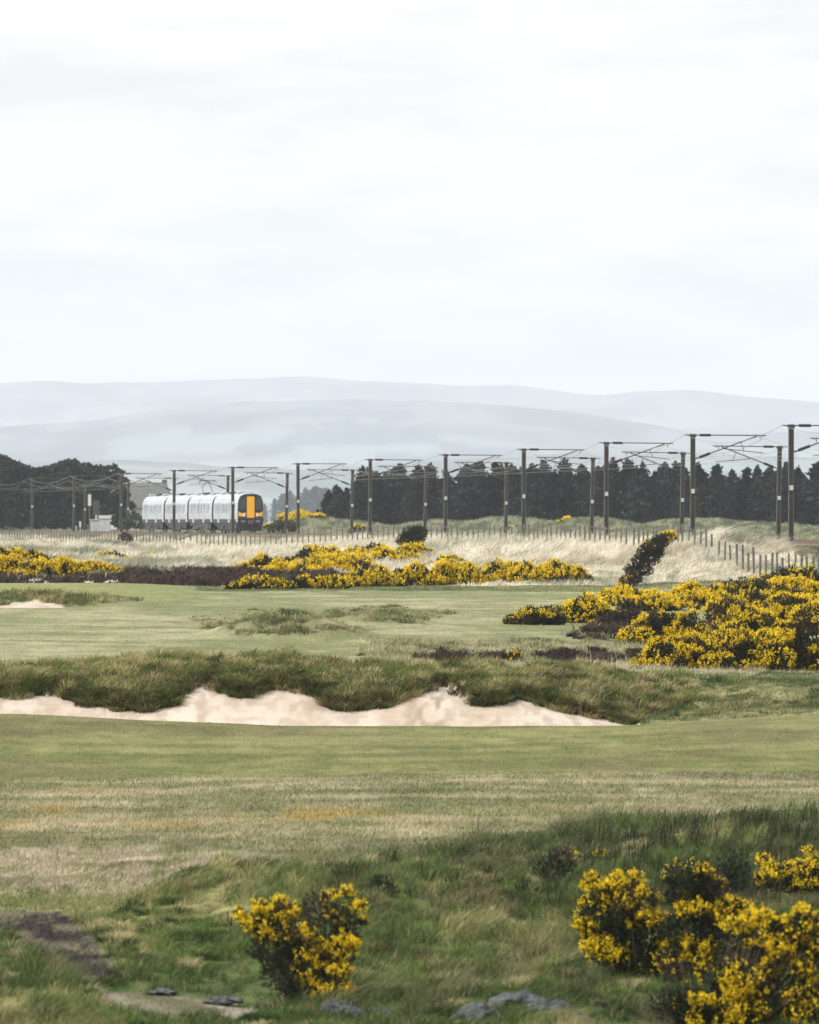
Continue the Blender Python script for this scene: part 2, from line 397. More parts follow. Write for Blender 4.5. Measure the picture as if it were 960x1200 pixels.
def albedo(X, D):
    z, x, y, w1, w2 = zones(X, D)
    n = len(X); C = np.zeros((n, 3))
    h1 = fbm(X/0.9, D/4.5, 61); h2 = fbm(X/3.5, D/9, 67); h3 = fbm(X/0.25, D/1.0, 71, 3); h4 = fbm(X/6.0, D/2.2, 73, 3)
    s = lambda c: np.repeat(c[None], n, 0)
    def put(m, c): C[m] = c[m]
    fair = mixc(s(A(136, 142, 84)), s(A(170, 170, 114)), sst(0.35, 0.65, 0.5*h4+0.3*h1+0.2*h3)); fair = mixc(fair, s(A(134, 122, 90)), 0.45*sst(0.52, 0.7, h2))
    put(z == FAIR, fair*.92)
    semi = mixc(s(A(154, 156, 112)), s(A(204, 194, 158)), sst(0.38, 0.62, 0.5*h4+0.3*h1+0.2*h3))
    semi = mixc(semi, s(A(128, 134, 90)), 0.5*sst(0.5, 0.65, h2))
    yel = np.exp(-(((x-370)/90)**2 + ((y-957)/8)**2)) + 0.8*np.exp(-(((x-60)/30)**2+((y-950)/6)**2)) + 0.6*np.exp(-(((x-15)/20)**2+((y-966)/5)**2)) + 0.5*np.exp(-(((x-200)/60)**2+((y-968)/6)**2))+0.4*np.exp(-(((x-100)/30)**2+((y-927)/4)**2))+0.3*np.exp(-(((x-650)/60)**2+((y-950)/6)**2))
    semi = mixc(semi, s(A(196, 172, 104)), np.clip(yel*.95*sst(0.3, 0.6, h1), 0, 0.9))
    semi = semi*(0.75+0.5*fbm(X/5, D/1.6, 89, 3))[:, None]
    grav = sst(985, 1005, y)*(1-sst(1040, 1058, y))*(1-sst(230, 420, x))
    semi = mixc(semi, s(A(206, 192, 168)), np.clip(grav*sst(0.42, 0.6, h1*0.5+h3*0.5), 0, 0.55))
    semi = mixc(semi, s(A(150, 156, 96)), sst(1042, 1056, y)*0.7)
    put(z == SEMI, semi)
    fg = mixc(s(A(106, 126, 66)), s(A(184, 178, 122)), sst(0.48, 0.74, 0.55*h1+0.45*h3))
    fg = mixc(fg, s(A(74, 98, 48)), 0.65*sst(0.42, 0.6, h2)); fg = fg*(0.65+0.7*fbm(X/.35, D/1.2, 99, 3))[:, None]
    fg = mixc(fg, s(A(120, 108, 86)), 0.5*sst(0.5, 0.6, fbm(X/1.1+5, D/3, 91))*sst(400, 560, x))
    put(z == FG, mixc(fg, np.repeat(fg.mean(1)[:, None], 3, 1), np.full(n, .0)))
    sand = mixc(s(A(226, 208, 188, .50)), s(A(236, 222, 206, .54)), sst(0.3, 0.7, h1)); sand = mixc(sand, s(A(200, 180, 158, .48)), 0.5*sst(0.5, 0.62, h3)*sst(0.45, 0.6, h2))
    sand = mixc(sand, s(A(172, 150, 124, .46)), .22*sst(.56, .7, fbm(X/.35, D/.5, 88, 3)))
    sand = mixc(sand, s(A(176, 156, 130, .46)), 0.8*np.exp(-((x-505)/28)**2)*sst(0.35, 0.6, h3))
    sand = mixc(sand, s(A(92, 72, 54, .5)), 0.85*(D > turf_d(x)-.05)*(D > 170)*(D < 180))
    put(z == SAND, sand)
    rid = mixc(s(A(138, 146, 84)), s(A(206, 192, 142)), sst(0.42, 0.66, 0.5*h1+0.5*h3)); rid = mixc(rid, s(A(92, 110, 58)), 0.5*sst(0.45, 0.6, h2)); rid = mixc(rid, s(A(78, 102, 62)), 0.6*sst(600, 680, x)*(1-sst(200, 230, D)))
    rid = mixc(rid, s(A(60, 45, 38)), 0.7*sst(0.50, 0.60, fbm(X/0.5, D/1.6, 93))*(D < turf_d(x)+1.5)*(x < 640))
    rid = mixc(rid, s(A(190, 184, 136)), 0.5*sst(179.5, 183, D)*(D < 195)*sst(.4, .6, h3))
    rid = rid*(0.6+0.8*fbm(X/.28, D/.5, 97, 2))[:, None]
    rid = mixc(rid, s(A(156, 158, 118)), 0.75*(D > 200)*((x > 125) | (D < 262)))
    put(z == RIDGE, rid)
    slp = mixc(s(A(124, 132, 84)), s(A(172, 170, 124)), sst(0.4, 0.62, 0.5*h4+0.5*h3)); slp = mixc(slp, s(A(84, 104, 68)), 0.5*sst(0.45, 0.6, h2))
    put(z == SLOPE, slp)
    bkc = mixc(s(A(156, 160, 112)), s(A(192, 190, 150)), sst(0.36, 0.62, 0.5*h4+0.3*h1+0.2*h2)); bkc = mixc(bkc, s(A(142, 150, 100)), 0.6*sst(0.46, 0.6, fbm(X/5, D/14, 95)))
    bkc = mixc(bkc, s(A(170, 176, 112)), 0.7*sst(300, 100, x)*sst(708, 698, y))
    put(z == BACK, bkc)
    pal = mixc(s(A(168, 168, 124)), s(A(214, 206, 172)), sst(0.4, 0.6, 0.5*h4+0.3*h1+0.2*h3)); put(z == PALE, pal)
    hea = mixc(s(A(72, 60, 56)), s(A(104, 90, 80)), sst(0.4, 0.65, h3)); put(z == HEATH, hea)
    mar = mixc(s(A(214, 206, 184, .62)), s(A(234, 228, 212, .66)), sst(0.35, 0.65, h1)); mar = mixc(mar, s(A(136, 148, 110)), 0.65*sst(0.5, 0.62, 0.6*h2+0.4*h1))
    mar = mixc(mar, s(A(122, 134, 104)), 0.6*sst(220, 140, x)*sst(0.42, 0.55, h2))
    put(z == MARRAM, mar)
    bur = mixc(s(A(72, 66, 64)), s(A(136, 132, 106)), sst(0.42, 0.62, h3)); put(z == BURNT, bur)
    pth = mixc(s(A(146, 134, 116)), s(A(206, 196, 180)), sst(.3, .7, h3)); pth = mixc(pth, s(A(120, 122, 88)), .7*sst(.52, .66, h1)); put(z == PATH, pth)
    dun = mixc(s(A(134, 146, 116)), s(A(190, 190, 160)), sst(0.4, 0.62, h1)); put(z == DUNE, dun)
    put(z == BANK, mixc(s(A(168, 160, 130)), s(A(120, 122, 96)), sst(0.4, 0.6, h1)))
    put(z == FARG, s(A(110, 124, 96)))
    return C, z, x, y, w1, w2

# ------------------------------------------------------------------ ground sheet, split by what lies on it
fX = XX.ravel(); fD = DD.ravel()
Calb, Zid, gx, gy, _, _ = albedo(fX, fD)
nI, nJ = XX.shape
V = np.stack([fX, fD, Zt.ravel()], 1)
idx = np.arange(nI*nJ).reshape(nI, nJ)
Q = np.stack([idx[:-1, :-1], idx[1:, :-1], idx[1:, 1:], idx[:-1, 1:]], -1).reshape(-1, 4)
qz = Zid[Q[:, 0]]
def sub_mesh(name, sel, matl):
    q = Q[sel]; u, inv = np.unique(q, return_inverse=True)
    me = mesh_np(name, V[u], inv.reshape(-1), np.full(len(q), 4), Calb[u], smooth=True)
    o = link(name, me, matl); tag(o, kind='structure'); return o
qx = gx[Q[:, 0]]; qd = fD[Q[:, 0]]
sub_mesh('fairway', (qz == FAIR), M['ground'])
sub_mesh('green', (qz == BACK), M['ground'])
sub_mesh('bunker', (qz == SAND) & (qd < 200), M['sand'])
sub_mesh('bunker', (qz == SAND) & (qd >= 200), M['sand'])
sub_mesh('path', (qz == PATH), M['path'])
sub_mesh('ground', ~np.isin(qz, (FAIR, BACK, SAND, PATH)), M['ground'])

# ------------------------------------------------------------------ grass: blades scattered over the zones
# cells weighted by how much of the view they take up
i0 = 6; i1 = len(T)-7
yv = YH - (Zsm)/DD*F
dyd = np.abs(yv[:, 1:]-yv[:, :-1])[i0:i1]
dTc = (T[i0+1:i1+1]-T[i0:i1])*F
vis = np.maximum(yv[:, :-1]-yv[:, 1:], 0)[i0:i1]
base_d = (yv[:, :-1].mean(0)-yv[:, 1:].mean(0))
W = (np.maximum(vis, 0.25*np.abs(base_d)[None]))*dTc[:, None]
zc = Zid.reshape(nI, nJ)[i0:i1, :-1]
def scatter(zs, per_px, dmin=60, dmax=930, extra=None):
    w = W*np.isin(zc, zs)*((Dg[:-1] >= dmin) & (Dg[:-1] < dmax))[None]
    tot = w.sum(); n = int(tot*per_px)
    p = (w/tot).ravel(); c = np.searchsorted(np.cumsum(p), rs.rand(n)); c = np.clip(c, 0, p.size-1)
    ii, jj = np.unravel_index(c, w.shape)
    t = T[i0+ii] + rs.rand(n)*(T[i0+ii+1]-T[i0+ii]); d = Dg[jj] + rs.rand(n)*(Dg[jj+1]-Dg[jj])
    return t*d, d
def blades(name, X, D, h, w, lean, C, label, segs=1, face=None, mt='grass', dark_base=0):
    n = len(X); Z = height(X, D)-0.02
    a = rs.rand(n)*np.pi; lx = lean[0]; ly = lean[1]
    # blades keep a fair width to the side view: azimuth mostly across
    ca, sa = np.cos(a), np.sin(a)
    P = np.stack([X, D, Z], 1); S = np.stack([ca, sa, np.zeros(n)], 1)*(w/2)[:, None]
    up = np.stack([lx*h, ly*h, h], 1)
    if segs == 1:
        Vv = np.stack([P-S, P+S, P+up], 1).reshape(-1, 3)
        f = np.arange(3*n); cnt = np.full(n, 3); Cc = np.repeat(C, 3, 0)
    else:
        mid = np.stack([lx*h*0.32, ly*h*0.32, h*0.62], 1)
        tip = np.stack([lx*h*1.1, ly*h*1.1, h*0.95], 1)
        Vv = np.stack([P-S, P+S, P+mid+S*0.7, P+mid-S*0.7, P+tip], 1).reshape(-1, 3)
        b = (np.arange(n)*5)[:, None]
        f = np.concatenate([b+np.array([[0, 1, 2, 3]]), b+np.array([[3, 2, 4]])], 1).ravel()
        cnt = np.tile([4, 3], n); Cc = np.repeat(C, 5, 0)
    me = mesh_np(name, Vv, f, cnt, Cc)
    o = link(name, me, M[mt]); tag(o, label, 'grass', kind='stuff'); return o
def jit(C, s=0.25): return 1.3*C*np.clip(1+rs.randn(len(C))*s, 0.35, 1.9)[:, None]
def prep(zs, per_px, dmin=60, dmax=930):
    X, D = scatter(zs, per_px, dmin, dmax); C, z, x, y, w1, w2 = albedo(X, D); return X, D, C, z, x, y, w1, w2
# mown turf
X, D, C, z, x, y, w1, w2 = prep([FAIR], 1.0); n = len(X)
blades('mown_grass', X, D, rs.uniform(.02, .05, n), rs.uniform(.015, .035, n), (rs.randn(n)*.3, rs.randn(n)*.3), jit(C, .22), 'short striped green turf of the fairway in front of the big bunker')
X, D, C, z, x, y, w1, w2 = prep([BACK], 0.9); n = len(X)
blades('mown_grass', X, D, rs.uniform(.02, .06, n), rs.uniform(.02, .05, n), (rs.randn(n)*.3, rs.randn(n)*.3), jit(C, .18), 'short pale green turf of the fairway beyond the big bunker')
X, D, C, z, x, y, w1, w2 = prep([SEMI], 1.6); n = len(X)
cl = fbm(X/0.3, D/0.6, 101, 3)
blades('meadow_grass', X, D, (rs.uniform(.04, .10, n))*(0.5+cl), rs.uniform(.012, .03, n), (rs.randn(n)*.4+.2, rs.randn(n)*.3), jit(C, .28), 'pale straw and green semi-rough turf between fairway and near rough')
X, D, C, z, x, y, w1, w2 = prep([PALE, SLOPE], 1.8); n = len(X)
cl = fbm(X/0.5, D/1.0, 103, 3); tall = np.where(z == PALE, 1.2, .8)
blades('meadow_grass', X, D, rs.uniform(.06, .16, n)*tall*(0.3+1.3*cl), rs.uniform(.015, .04, n), (rs.randn(n)*.4+.25, rs.randn(n)*.3), jit(C, .25), 'pale meadow grass behind the bunker ridge and along the far fairway edge')
# ridge over the bunker
X, D, C, z, x, y, w1, w2 = prep([RIDGE, SLOPE], 3.6, 160, 290); k = (z == RIDGE) | (D < 193)
X = X[k]; D = D[k]; C = C[k]; z = z[k]; x = x[k]; n = len(X)
cl = fbm(X/0.55, D/0.9, 105, 3)
hh = rs.uniform(.04, .15, n)*np.where(D > 200, np.where((x < 125) & (D > 262), 1.3, .5), 1.0)*(0.35+1.75*sst(.32, .7, cl))*np.where(z == SLOPE, .5, 1)*np.interp(x, [620, 850], [1, .45])
hh *= np.where(D < 176.2, .7, 1)
blades('tussock_grass', X, D, hh, rs.uniform(.015, .035, n), (rs.randn(n)*.35+.35, -.25+rs.randn(n)*.35), jit(C, .32), 'dark shaggy tussock grass on the ridge above the big bunker', segs=2)
# overhanging fringe on the bunker lip
n = 7000; x = rs.uniform(-60, 748, n); D = turf_d(x)+np.abs(rs.randn(n))*.3; X = (x-XC)/F*D; C = albedo(X, D*0+182.0)[0]
fr_n = fbm(X/0.5, X*0+3, 109, 3)
blades('fringe_grass', X, D, rs.uniform(.04, .15, n)*(0.2+1.6*fr_n), rs.uniform(.015, .03, n), (rs.randn(n)*.5, -.6+rs.randn(n)*.5), jit(C*1.0, .25), 'ragged grass fringe hanging over the sand of the big bunker', segs=2)
def tussocks(name, zs, count, dmin, dmax, nb, rad, hgt, wid, label, cols, hz=.5, xr=(-80, 1040)):
    X0, D0 = scatter(zs, 2.0, dmin, dmax); x0 = XC+X0/D0*F; k = (x0 > xr[0]) & (x0 < xr[1]) & (fbm(X0/1.2, D0/3, 161, 2) > hz); X0 = X0[k]; D0 = D0[k]
    ii = rs.choice(len(X0), min(count, len(X0)), replace=False); X0 = X0[ii]; D0 = D0[ii]; m = len(X0)
    sz = rs.uniform(.5, 1.35, m); az = rs.rand(m, nb)*2*np.pi; q = rs.rand(m, nb)**.6*rad*sz[:, None]
    X1 = X0[:, None]+np.cos(az)*q; D1 = D0[:, None]+np.sin(az)*q
    out = q/(rad*sz[:, None])
    h1 = (hgt*sz[:, None]*(1-.55*out**2))*rs.uniform(.7, 1.15, (m, nb))
    lx = np.cos(az)*out*1.1+.15+rs.randn(m, nb)*.2; ly = np.sin(az)*out*1.1+rs.randn(m, nb)*.2
    ci = rs.choice(len(cols), m, p=[c[1] for c in cols]); base = np.array([c[0] for c in cols])[ci]
    C1 = np.repeat(base[:, None], nb, 1)*rs.uniform(.7, 1.3, (m, nb))[:, :, None]
    f = lambda a: a.ravel()
    return blades(name, f(X1), f(D1), f(h1), rs.uniform(wid*.6, wid*1.3, m*nb), (f(lx), f(ly)), C1.reshape(-1, 3)*1.25, label, segs=2)
tussocks('tussock_grass', [RIDGE], 1700, 171, 192, 120, .27, .29, .022, 'rounded straw and green tussocks along the ridge above the big bunker', [(A(222, 208, 154), .34), (A(150, 160, 88), .34), (A(72, 96, 46), .24), (A(108, 84, 60), .08)], .40)
tussocks('tussock_grass', [SLOPE], 350, 168, 193, 60, .2, .13, .022, 'low green tussocks on the slope at the right end of the big bunker', [(A(176, 170, 122), .3), (A(110, 126, 74), .7)], .45)
tussocks('tussock_grass', [RIDGE, PALE], 500, 195, 290, 60, .28, .2, .035, 'pale shaggy tussocks on the low mounds of the far fairway', [(A(196, 190, 146), .45), (A(136, 146, 92), .4), (A(104, 118, 76), .15)], .48)
tussocks('rough_grass', [FG], 900, 74, 112, 150, .16, .17, .011, 'soft rounded tussocks of green and straw grass in the near rough', [(A(222, 210, 158), .22), (A(128, 152, 80), .42), (A(62, 86, 42), .36)], .42)
tussocks('rush', [FG], 120, 88, 112, 90, .12, .34, .010, 'dark green rush clumps dotted through the near rough', [(A(60, 80, 42), .8), (A(120, 104, 78), .2)], .45, (380, 1010))
# clumps of turf slumping over the lip
m = 620; xl = np.concatenate([rs.uniform(-70, 745, m), rs.uniform(100, 205, 70), rs.uniform(262, 300, 30), rs.uniform(375, 440, 60), rs.uniform(552, 600, 40), rs.uniform(610, 740, 60)])
xl = xl[(fbm(xl/22, xl*0+3.3, 211, 2) > .33) & ~((xl > 215) & (xl < 246)) & ~((xl > 468) & (xl < 545) & (rs.rand(len(xl)) < .7))]
Xl = (xl-XC)/F*176; nl = (fbm(Xl/0.45, Xl*0+7, 43, 3)-0.5)*2; Dl = turf_d(xl)+rs.uniform(-.02, .5, len(xl)); Xl = (xl-XC)/F*Dl; nb = 110; m = len(xl)
sz = rs.uniform(.5, 1.3, m); az = rs.rand(m, nb)*2*np.pi; q = rs.rand(m, nb)**.6*.2*sz[:, None]
pal_ = np.array([A(190, 178, 126), A(124, 136, 74), A(80, 100, 52), A(96, 78, 58)])[rs.choice(4, m, p=[.22, .36, .27, .15])]
Cl = np.repeat(pal_[:, None], nb, 1)*rs.uniform(.65, 1.3, (m, nb))[:, :, None]*1.6
fo = np.abs(rs.randn(m, nb))
blades('fringe_grass', (Xl[:, None]+np.cos(az)*q*1.3).ravel(), (Dl[:, None]+np.sin(az)*q).ravel(), ((.19*sz)[:, None]*rs.uniform(.5, 1.1, (m, nb))).ravel(), rs.uniform(.012, .028, m*nb), ((np.cos(az)*.8+rs.randn(m, nb)*.4).ravel(), (-.5-fo*.8).ravel()), Cl.reshape(-1, 3), 'thick clumps of turf slumping over the upper edge of the big bunker', segs=2)
# near rough
X, D, C, z, x, y, w1, w2 = prep([FG], 1.2); n = len(X)
cl = fbm(X/0.22, D/0.5, 111, 3); cl2 = fbm(X/0.9, D/2.0, 113, 3)
hh = rs.uniform(.04, .15, n)*(0.45+1.6*sst(.35, .68, cl))*(0.4+1.1*cl2)
hh *= np.where((x > 110) & (x < 330) & (y > 1060), .6, 1.0)
lx = (cl-.5)*2.2 + (fbm(X/.7, D/2, 117, 2)-.5)*2 + rs.randn(n)*.55+.1
straw = rs.rand(n) < .10
C = jit(C, .3); C[straw] = A(196, 186, 146)*rs.uniform(.7, 1.2, straw.sum())[:, None]
blades('rough_grass', X, D, hh, rs.uniform(.006, .016, n), (lx, rs.randn(n)*.4-.1), C, 'long blurred green and straw rough grass in the foreground', segs=2)
X, D, C, z, x, y, w1, w2 = prep([PATH], .35); n = len(X)
blades('rough_grass', X, D, rs.uniform(.02, .07, n), rs.uniform(.008, .016, n), (rs.randn(n)*.5, rs.randn(n)*.5), np.repeat(A(150, 148, 96)[None], n, 0)*rs.uniform(.6, 1.3, n)[:, None], 'thin short grass creeping over the sandy path at the bottom left')
# burnt patch
X, D, C, z, x, y, w1, w2 = prep([BURNT], .5); n = len(X)
o = blades('heather', X, D, rs.uniform(.03, .09, n), rs.uniform(.01, .03, n), (rs.randn(n)*.8+.6, rs.randn(n)*.8), jit(C, .4), 'dark brown dead heather patch at the lower left edge'); o['category'] = 'heather'
# rushes on the right crest
n = 12000; x = np.concatenate([rs.uniform(600, 1010, n//2), rs.normal(780, 60, n//4), rs.uniform(850, 1010, n//4)]); n = len(x)
D = rs.uniform(97, 112, n); X = (x-XC)/F*D; cl = fbm(X/0.25, D/1.5, 121, 3)
k = cl > .53; X = X[k]; D = D[k]; n = len(X); x = XC+X/D*F
C = np.repeat(A(46, 60, 36)[None], n, 0); br = rs.rand(n) < .25; C[br] = A(104, 92, 72)
blades('rush', X, D, rs.uniform(.12, .42, n)*np.interp(x, [600, 700, 960], [.7, 1.1, 1.35]), rs.uniform(.006, .014, n), (rs.randn(n)*.18+.1, rs.randn(n)*.2), jit(C, .3), 'tall dark green rushes along the crest behind the near gorse', segs=2)
# dead brown stems, centre foreground
n = 5000; x = rs.uniform(370, 900, n); D = rs.uniform(93, 103, n)+ (x-370)*0.003; X = (x-XC)/F*D
cl = fbm(X/0.4, D/1.2, 131, 3); k = cl > .5; X = X[k]; D = D[k]; n = len(X)
C = np.repeat(A(112, 92, 78)[None], n, 0)
o = blades('heather', X, D, rs.uniform(.08, .22, n), rs.uniform(.006, .016, n), (rs.randn(n)*.3, rs.randn(n)*.3), jit(C, .35), 'brown dead heather stems among the near rough', segs=2); o['category'] = 'heather'
# heather strips
X, D, C, z, x, y, w1, w2 = prep([HEATH], 7); n = len(X)
cl = fbm(X/0.8, D/2, 141, 3)
o = blades('heather', X, D, rs.uniform(.06, .2, n)*(0.1+2.2*sst(.3, .7, cl))*np.where(D < 230, .8, 1), rs.uniform(.03, .07, n), (rs.randn(n)*.5, rs.randn(n)*.4), jit(C, .35), 'low dark brown heather strips beside the gorse and behind the ridge', segs=2); o['category'] = 'heather'
# marram
X, D, C, z, x, y, w1, w2 = prep([MARRAM], 5.5); n = len(X)
cl = fbm(X/1.3, D/3.0, 151, 3); dirn = fbm(X/3.0, D/8.0, 153, 3)
hh = rs.uniform(.18, .50, n)*(0.3+1.3*sst(.25, .75, cl))*np.interp(x, [300, 500, 760, 830, 960], [.85, 1.1, 1.15, 1.5, 1.1])*np.interp(D, [325, 352], [.35, 1])
lx = .15+(dirn-.35)*2.0+rs.randn(n)*.25
blades('marram_grass', X, D, hh, rs.uniform(.03, .065, n), (lx, rs.randn(n)*.3-.1), jit(C, .16), 'pale windswept marram grass on the dunes in front of the railway', segs=2)
X, D, C, z, x, y, w1, w2 = prep([DUNE, BANK], 5); n = len(X)
blades('dune_grass', X, D, rs.uniform(.15, .4, n)*np.where(z == BANK, .3, 1), rs.uniform(.04, .09, n), (rs.randn(n)*.3+.2, rs.randn(n)*.3), jit(C, .2), 'pale green dune grass beside and beyond the railway', segs=2)

# ------------------------------------------------------------------ hills far behind
def hills(name, D0, pts, zlow, colr, seed, amp):
    xs = np.linspace(-0.16, 0.16, 500); nd = 40
    px = xs*F+XC; ytop = np.interp(px, [p[0] for p in pts], [p[1] for p in pts]) + (fbm(px/14, px*0, seed)-.5)*amp
    kz = np.exp(-0.5*(np.arange(-6, 7)/2.2)**2); kz /= kz.sum(); ytop = np.convolve(np.pad(ytop, 6, 'edge'), kz, 'valid')
    ztop = (YH-ytop)/F*D0
    Vs = []; Cs = []
    for j in range(nd):
        f = j/(nd-1); d = D0 - (1-f)*D0*0.22
        prof = f**1.1
        n_ = (fbm(xs*D0/500, np.full_like(xs, d/500.), seed+5)-.5)
        z = CZ-1.0 + (ztop+1)*prof + n_*55*math.sin(math.pi*f)
        Vs.append(np.stack([xs*D0, np.full_like(xs, d), z], 1))
        ff = fbm(xs*D0/170, np.full_like(xs, d/420.), seed+9); fw_ = fbm(xs*D0/420, np.full_like(xs, d/500.), seed+19)
        patch = sst(.47, .53, ff)[:, None]
        low_haze = (1-f)*0.6  # field colour made paler toward the foot, standing in for valley haze
        Cs.append(np.array(colr)*(1-patch*0.5) + np.array(lin(150, 162, 156))*(patch*0.5)*(0.4+low_haze)*1.3); Cs[-1] = Cs[-1]*(1-.5*sst(.5, .62, fw_)[:, None])
    Vs = np.concatenate(Vs); Cs = np.concatenate(Cs)
    ix = np.arange(nd*500).reshape(nd, 500)
    q = np.stack([ix[:-1, :-1], ix[:-1, 1:], ix[1:, 1:], ix[1:, :-1]], -1).reshape(-1, 4)
    me = mesh_np(name, Vs, q.ravel(), np.full(len(q), 4), Cs, smooth=True)
    o = link(name, me, M['ground']); tag(o, kind='structure'); return o
hills('hills', 26000, [(-800, 460), (-200, 452), (0, 450), (45, 445), (90, 449), (200, 447), (300, 443), (360, 441), (420, 446), (500, 450), (560, 453), (600, 450), (650, 458), (700, 464), (760, 458), (820, 457), (870, 464), (920, 468), (960, 472), (1200, 480), (1800, 470)], 0, lin(70, 84, 92), 301, 3)
hills('hills', 19000, [(-800, 520), (0, 500), (120, 492), (215, 474), (300, 470), (420, 468), (560, 472), (680, 484), (760, 496), (820, 510), (960, 505), (1300, 500), (1800, 495)], 0, lin(58, 74, 84), 311, 4)
hills('hills', 13000, [(-800, 545), (0, 545), (140, 538), (250, 545), (380, 552), (500, 540), (700, 530), (960, 536), (1200, 530), (1800, 535)], 0, lin(84, 98, 100), 321, 5)

# ------------------------------------------------------------------ track
def sweep(name, offs, matl, d0=300, d1=1250, step=6, parent=None):
    """offs: closed outline of (across, z) swept along the line of the railway"""
    ds = np.arange(d0, d1, step); m = len(offs)
    Vv = []
    for d in ds:
        x0 = float(rail_x(d)); dx = float(rail_x(d+4)-rail_x(d-4))/8; L_ = math.hypot(1, dx)
        for a, z in offs: Vv.append((x0 + a/L_, d - a*dx/L_, z))
    fs = []
    for i in range(len(ds)-1):
        for j in range(m):
            fs.append((i*m+j, i*m+(j+1) % m, (i+1)*m+(j+1) % m, (i+1)*m+j))
    mb = MB(); mb.v = Vv; mb.f = fs
    return mb.build(name, matl, parent)
rz = CZ+RZ
tag(sweep('track_bed', [(1.6, rz-.6), (2.6, rz-.17), (9.5, rz-.17), (10.5, rz-.6)], M['ballast']), kind='structure')
for cx in (4.35, 7.75):
    tr = empty('railway_track', (float(rail_x(600))+cx, 600, rz-.1))
    tag(tr, 'railway track nearer the camera, with the train standing on it' if cx < 5 else 'railway track farther from the camera, behind the train', 'railway track')
    for s in (-.72, .72):
        r = sweep('rail', [(cx+s-.035, rz-.14), (cx+s-.035, rz), (cx+s+.035, rz), (cx+s+.035, rz-.14)], M['rail'], parent=tr)
        r.matrix_parent_inverse = Matrix.Translation(-Vector(tr.location))
    mb = MB()
    for d in np.arange(340, 1000, 0.75):
        x0 = float(rail_x(d))+cx
        mb.box(x0-1.25, x0+1.25, d-.13, d+.13, rz-.165, rz-.145)
    s_ = mb.build('sleeper', M['sleeper'], tr); s_['kind'] = 'stuff'
    s_.matrix_parent_inverse = Matrix.Translation(-Vector(tr.location))

# ------------------------------------------------------------------ overhead line masts
def make_mast(side):
    """side=+1: arm reaches to +x"""
    r = empty('catenary_mast', (0, 0, 0))
    H = 6.82; s = side
    mb = MB(); w = .15; rk = 0.0
    mb.box(-w, w, -.10, -.075, -.9, H); mb.box(-w, w, .075, .10, -.9, H)      # flanges seen from the side
    mb.v = []; mb.f = []
    mb.box(-w, -w+.035, -.12, .12, -.9, H); mb.box(w-.035, w, -.12, .12, -.9, H); mb.box(-w+.035, w-.035, -.02, .02, -.9, H-.02)
    mb.build('post', M['steel'], r)
    MB().box(-.19, .19, -.16, .16, -1.0, .05).build('base_block', M['sleeper'], r)
    MB().box(-.11, .11, -.16, -.125, 3.0, 3.28).build('number_plate', M['plate'], r)
    MB().tube((-.45*s, 0, H-.08), (4.75*s, 0, H-.1), .035).build('top_tube', M['steel_dark'], r)
    MB().tube((.45*s, 0, H-.085), (1.15*s, 0, H-.088), .085, n=8).build('insulator', M['insul'], r)
    MB().tube((.14*s, 0, H-1.62), (4.15*s, 0, H-.14), .04).build('strut', M['steel_dark'], r)
    MB().tube((.42*s, 0, H-1.515), (1.1*s, 0, H-1.26), .09, n=8).build('insulator', M['insul'], r)
    mb = MB(); mb.tube((1.9*s, 0, H-.95), (4.55*s, 0, H-1.22), .025); mb.tube((3.1*s, 0, H-.53), (3.3*s, 0, H-1.08), .02)
    mb.tube((4.35*s, 0, H-.1), (4.35*s, 0, H-.34), .03); mb.tube((4.5*s, 0, H-.1), (4.5*s, 0, H-.22), .03)
    mb.build('registration_arm', M['steel_dark'], r)
    mb = MB(); mb.box(-.22, .22, -.14, .14, H-.2, H-.05); mb.tube((-.55*s, 0, H-.08), (-.2*s, 0, H-.08), .035)
    mb.build('bracket', M['steel_dark'], r)
    return r
near = make_mast(1); far_ = make_mast(-1)
def rz_at(d): return -math.atan(float(rail_x(d+5)-rail_x(d-5))/10)
side_words = ['tallest, nearest the right edge', 'second near-side mast counted from the right edge', 'third near-side mast from the right edge', 'fourth near-side mast from the right', 'fifth near-side mast from the right, above the dark shrub', 'sixth near-side mast from the right', 'near-side mast just right of the train', 'near-side mast in front of the nose of the train', 'near-side mast in front of the middle of the train', 'near-side mast just left of the train tail', 'near-side mast left of the signal cabinets', 'leftmost near-side mast in view']
first = True
for k in range(12):
    d = 394+43.0*k; o = near if first else copy_tree(near); first = False
    o.location = (float(rail_x(d)), d, rz+.0); o.rotation_euler = (0, math.radians(random.uniform(-.25, .25)), rz_at(d))
    tag(o, 'steel line mast, '+side_words[k], 'mast', 'near row of overhead line masts')
first = True
fw = ['just outside the right edge, only its arm in view', 'overlapping the tallest near-side mast at the right', 'close beside the second near-side mast', 'just left of the third near-side mast', 'just left of the fourth near-side mast', 'just left of the fifth near-side mast', 'between the dark shrub and the train', 'second to the right of the train nose', 'directly right of the train nose', 'half hidden behind the train', 'just right of the near-side mast at the train tail', 'just right of the near-side mast by the cabinets', 'between the two leftmost near-side masts', 'at the left edge of the view']
for k in range(1, 15):
    d = 394+43.0*k; o = far_ if first else copy_tree(far_); first = False
    o.location = (float(rail_x(d))+12.1, d, rz-.28); o.rotation_euler = (0, math.radians(1.1+random.uniform(-.4, .4)), rz_at(d))
    tag(o, 'leaning far-side line mast, '+fw[k-1], 'mast', 'far row of overhead line masts')
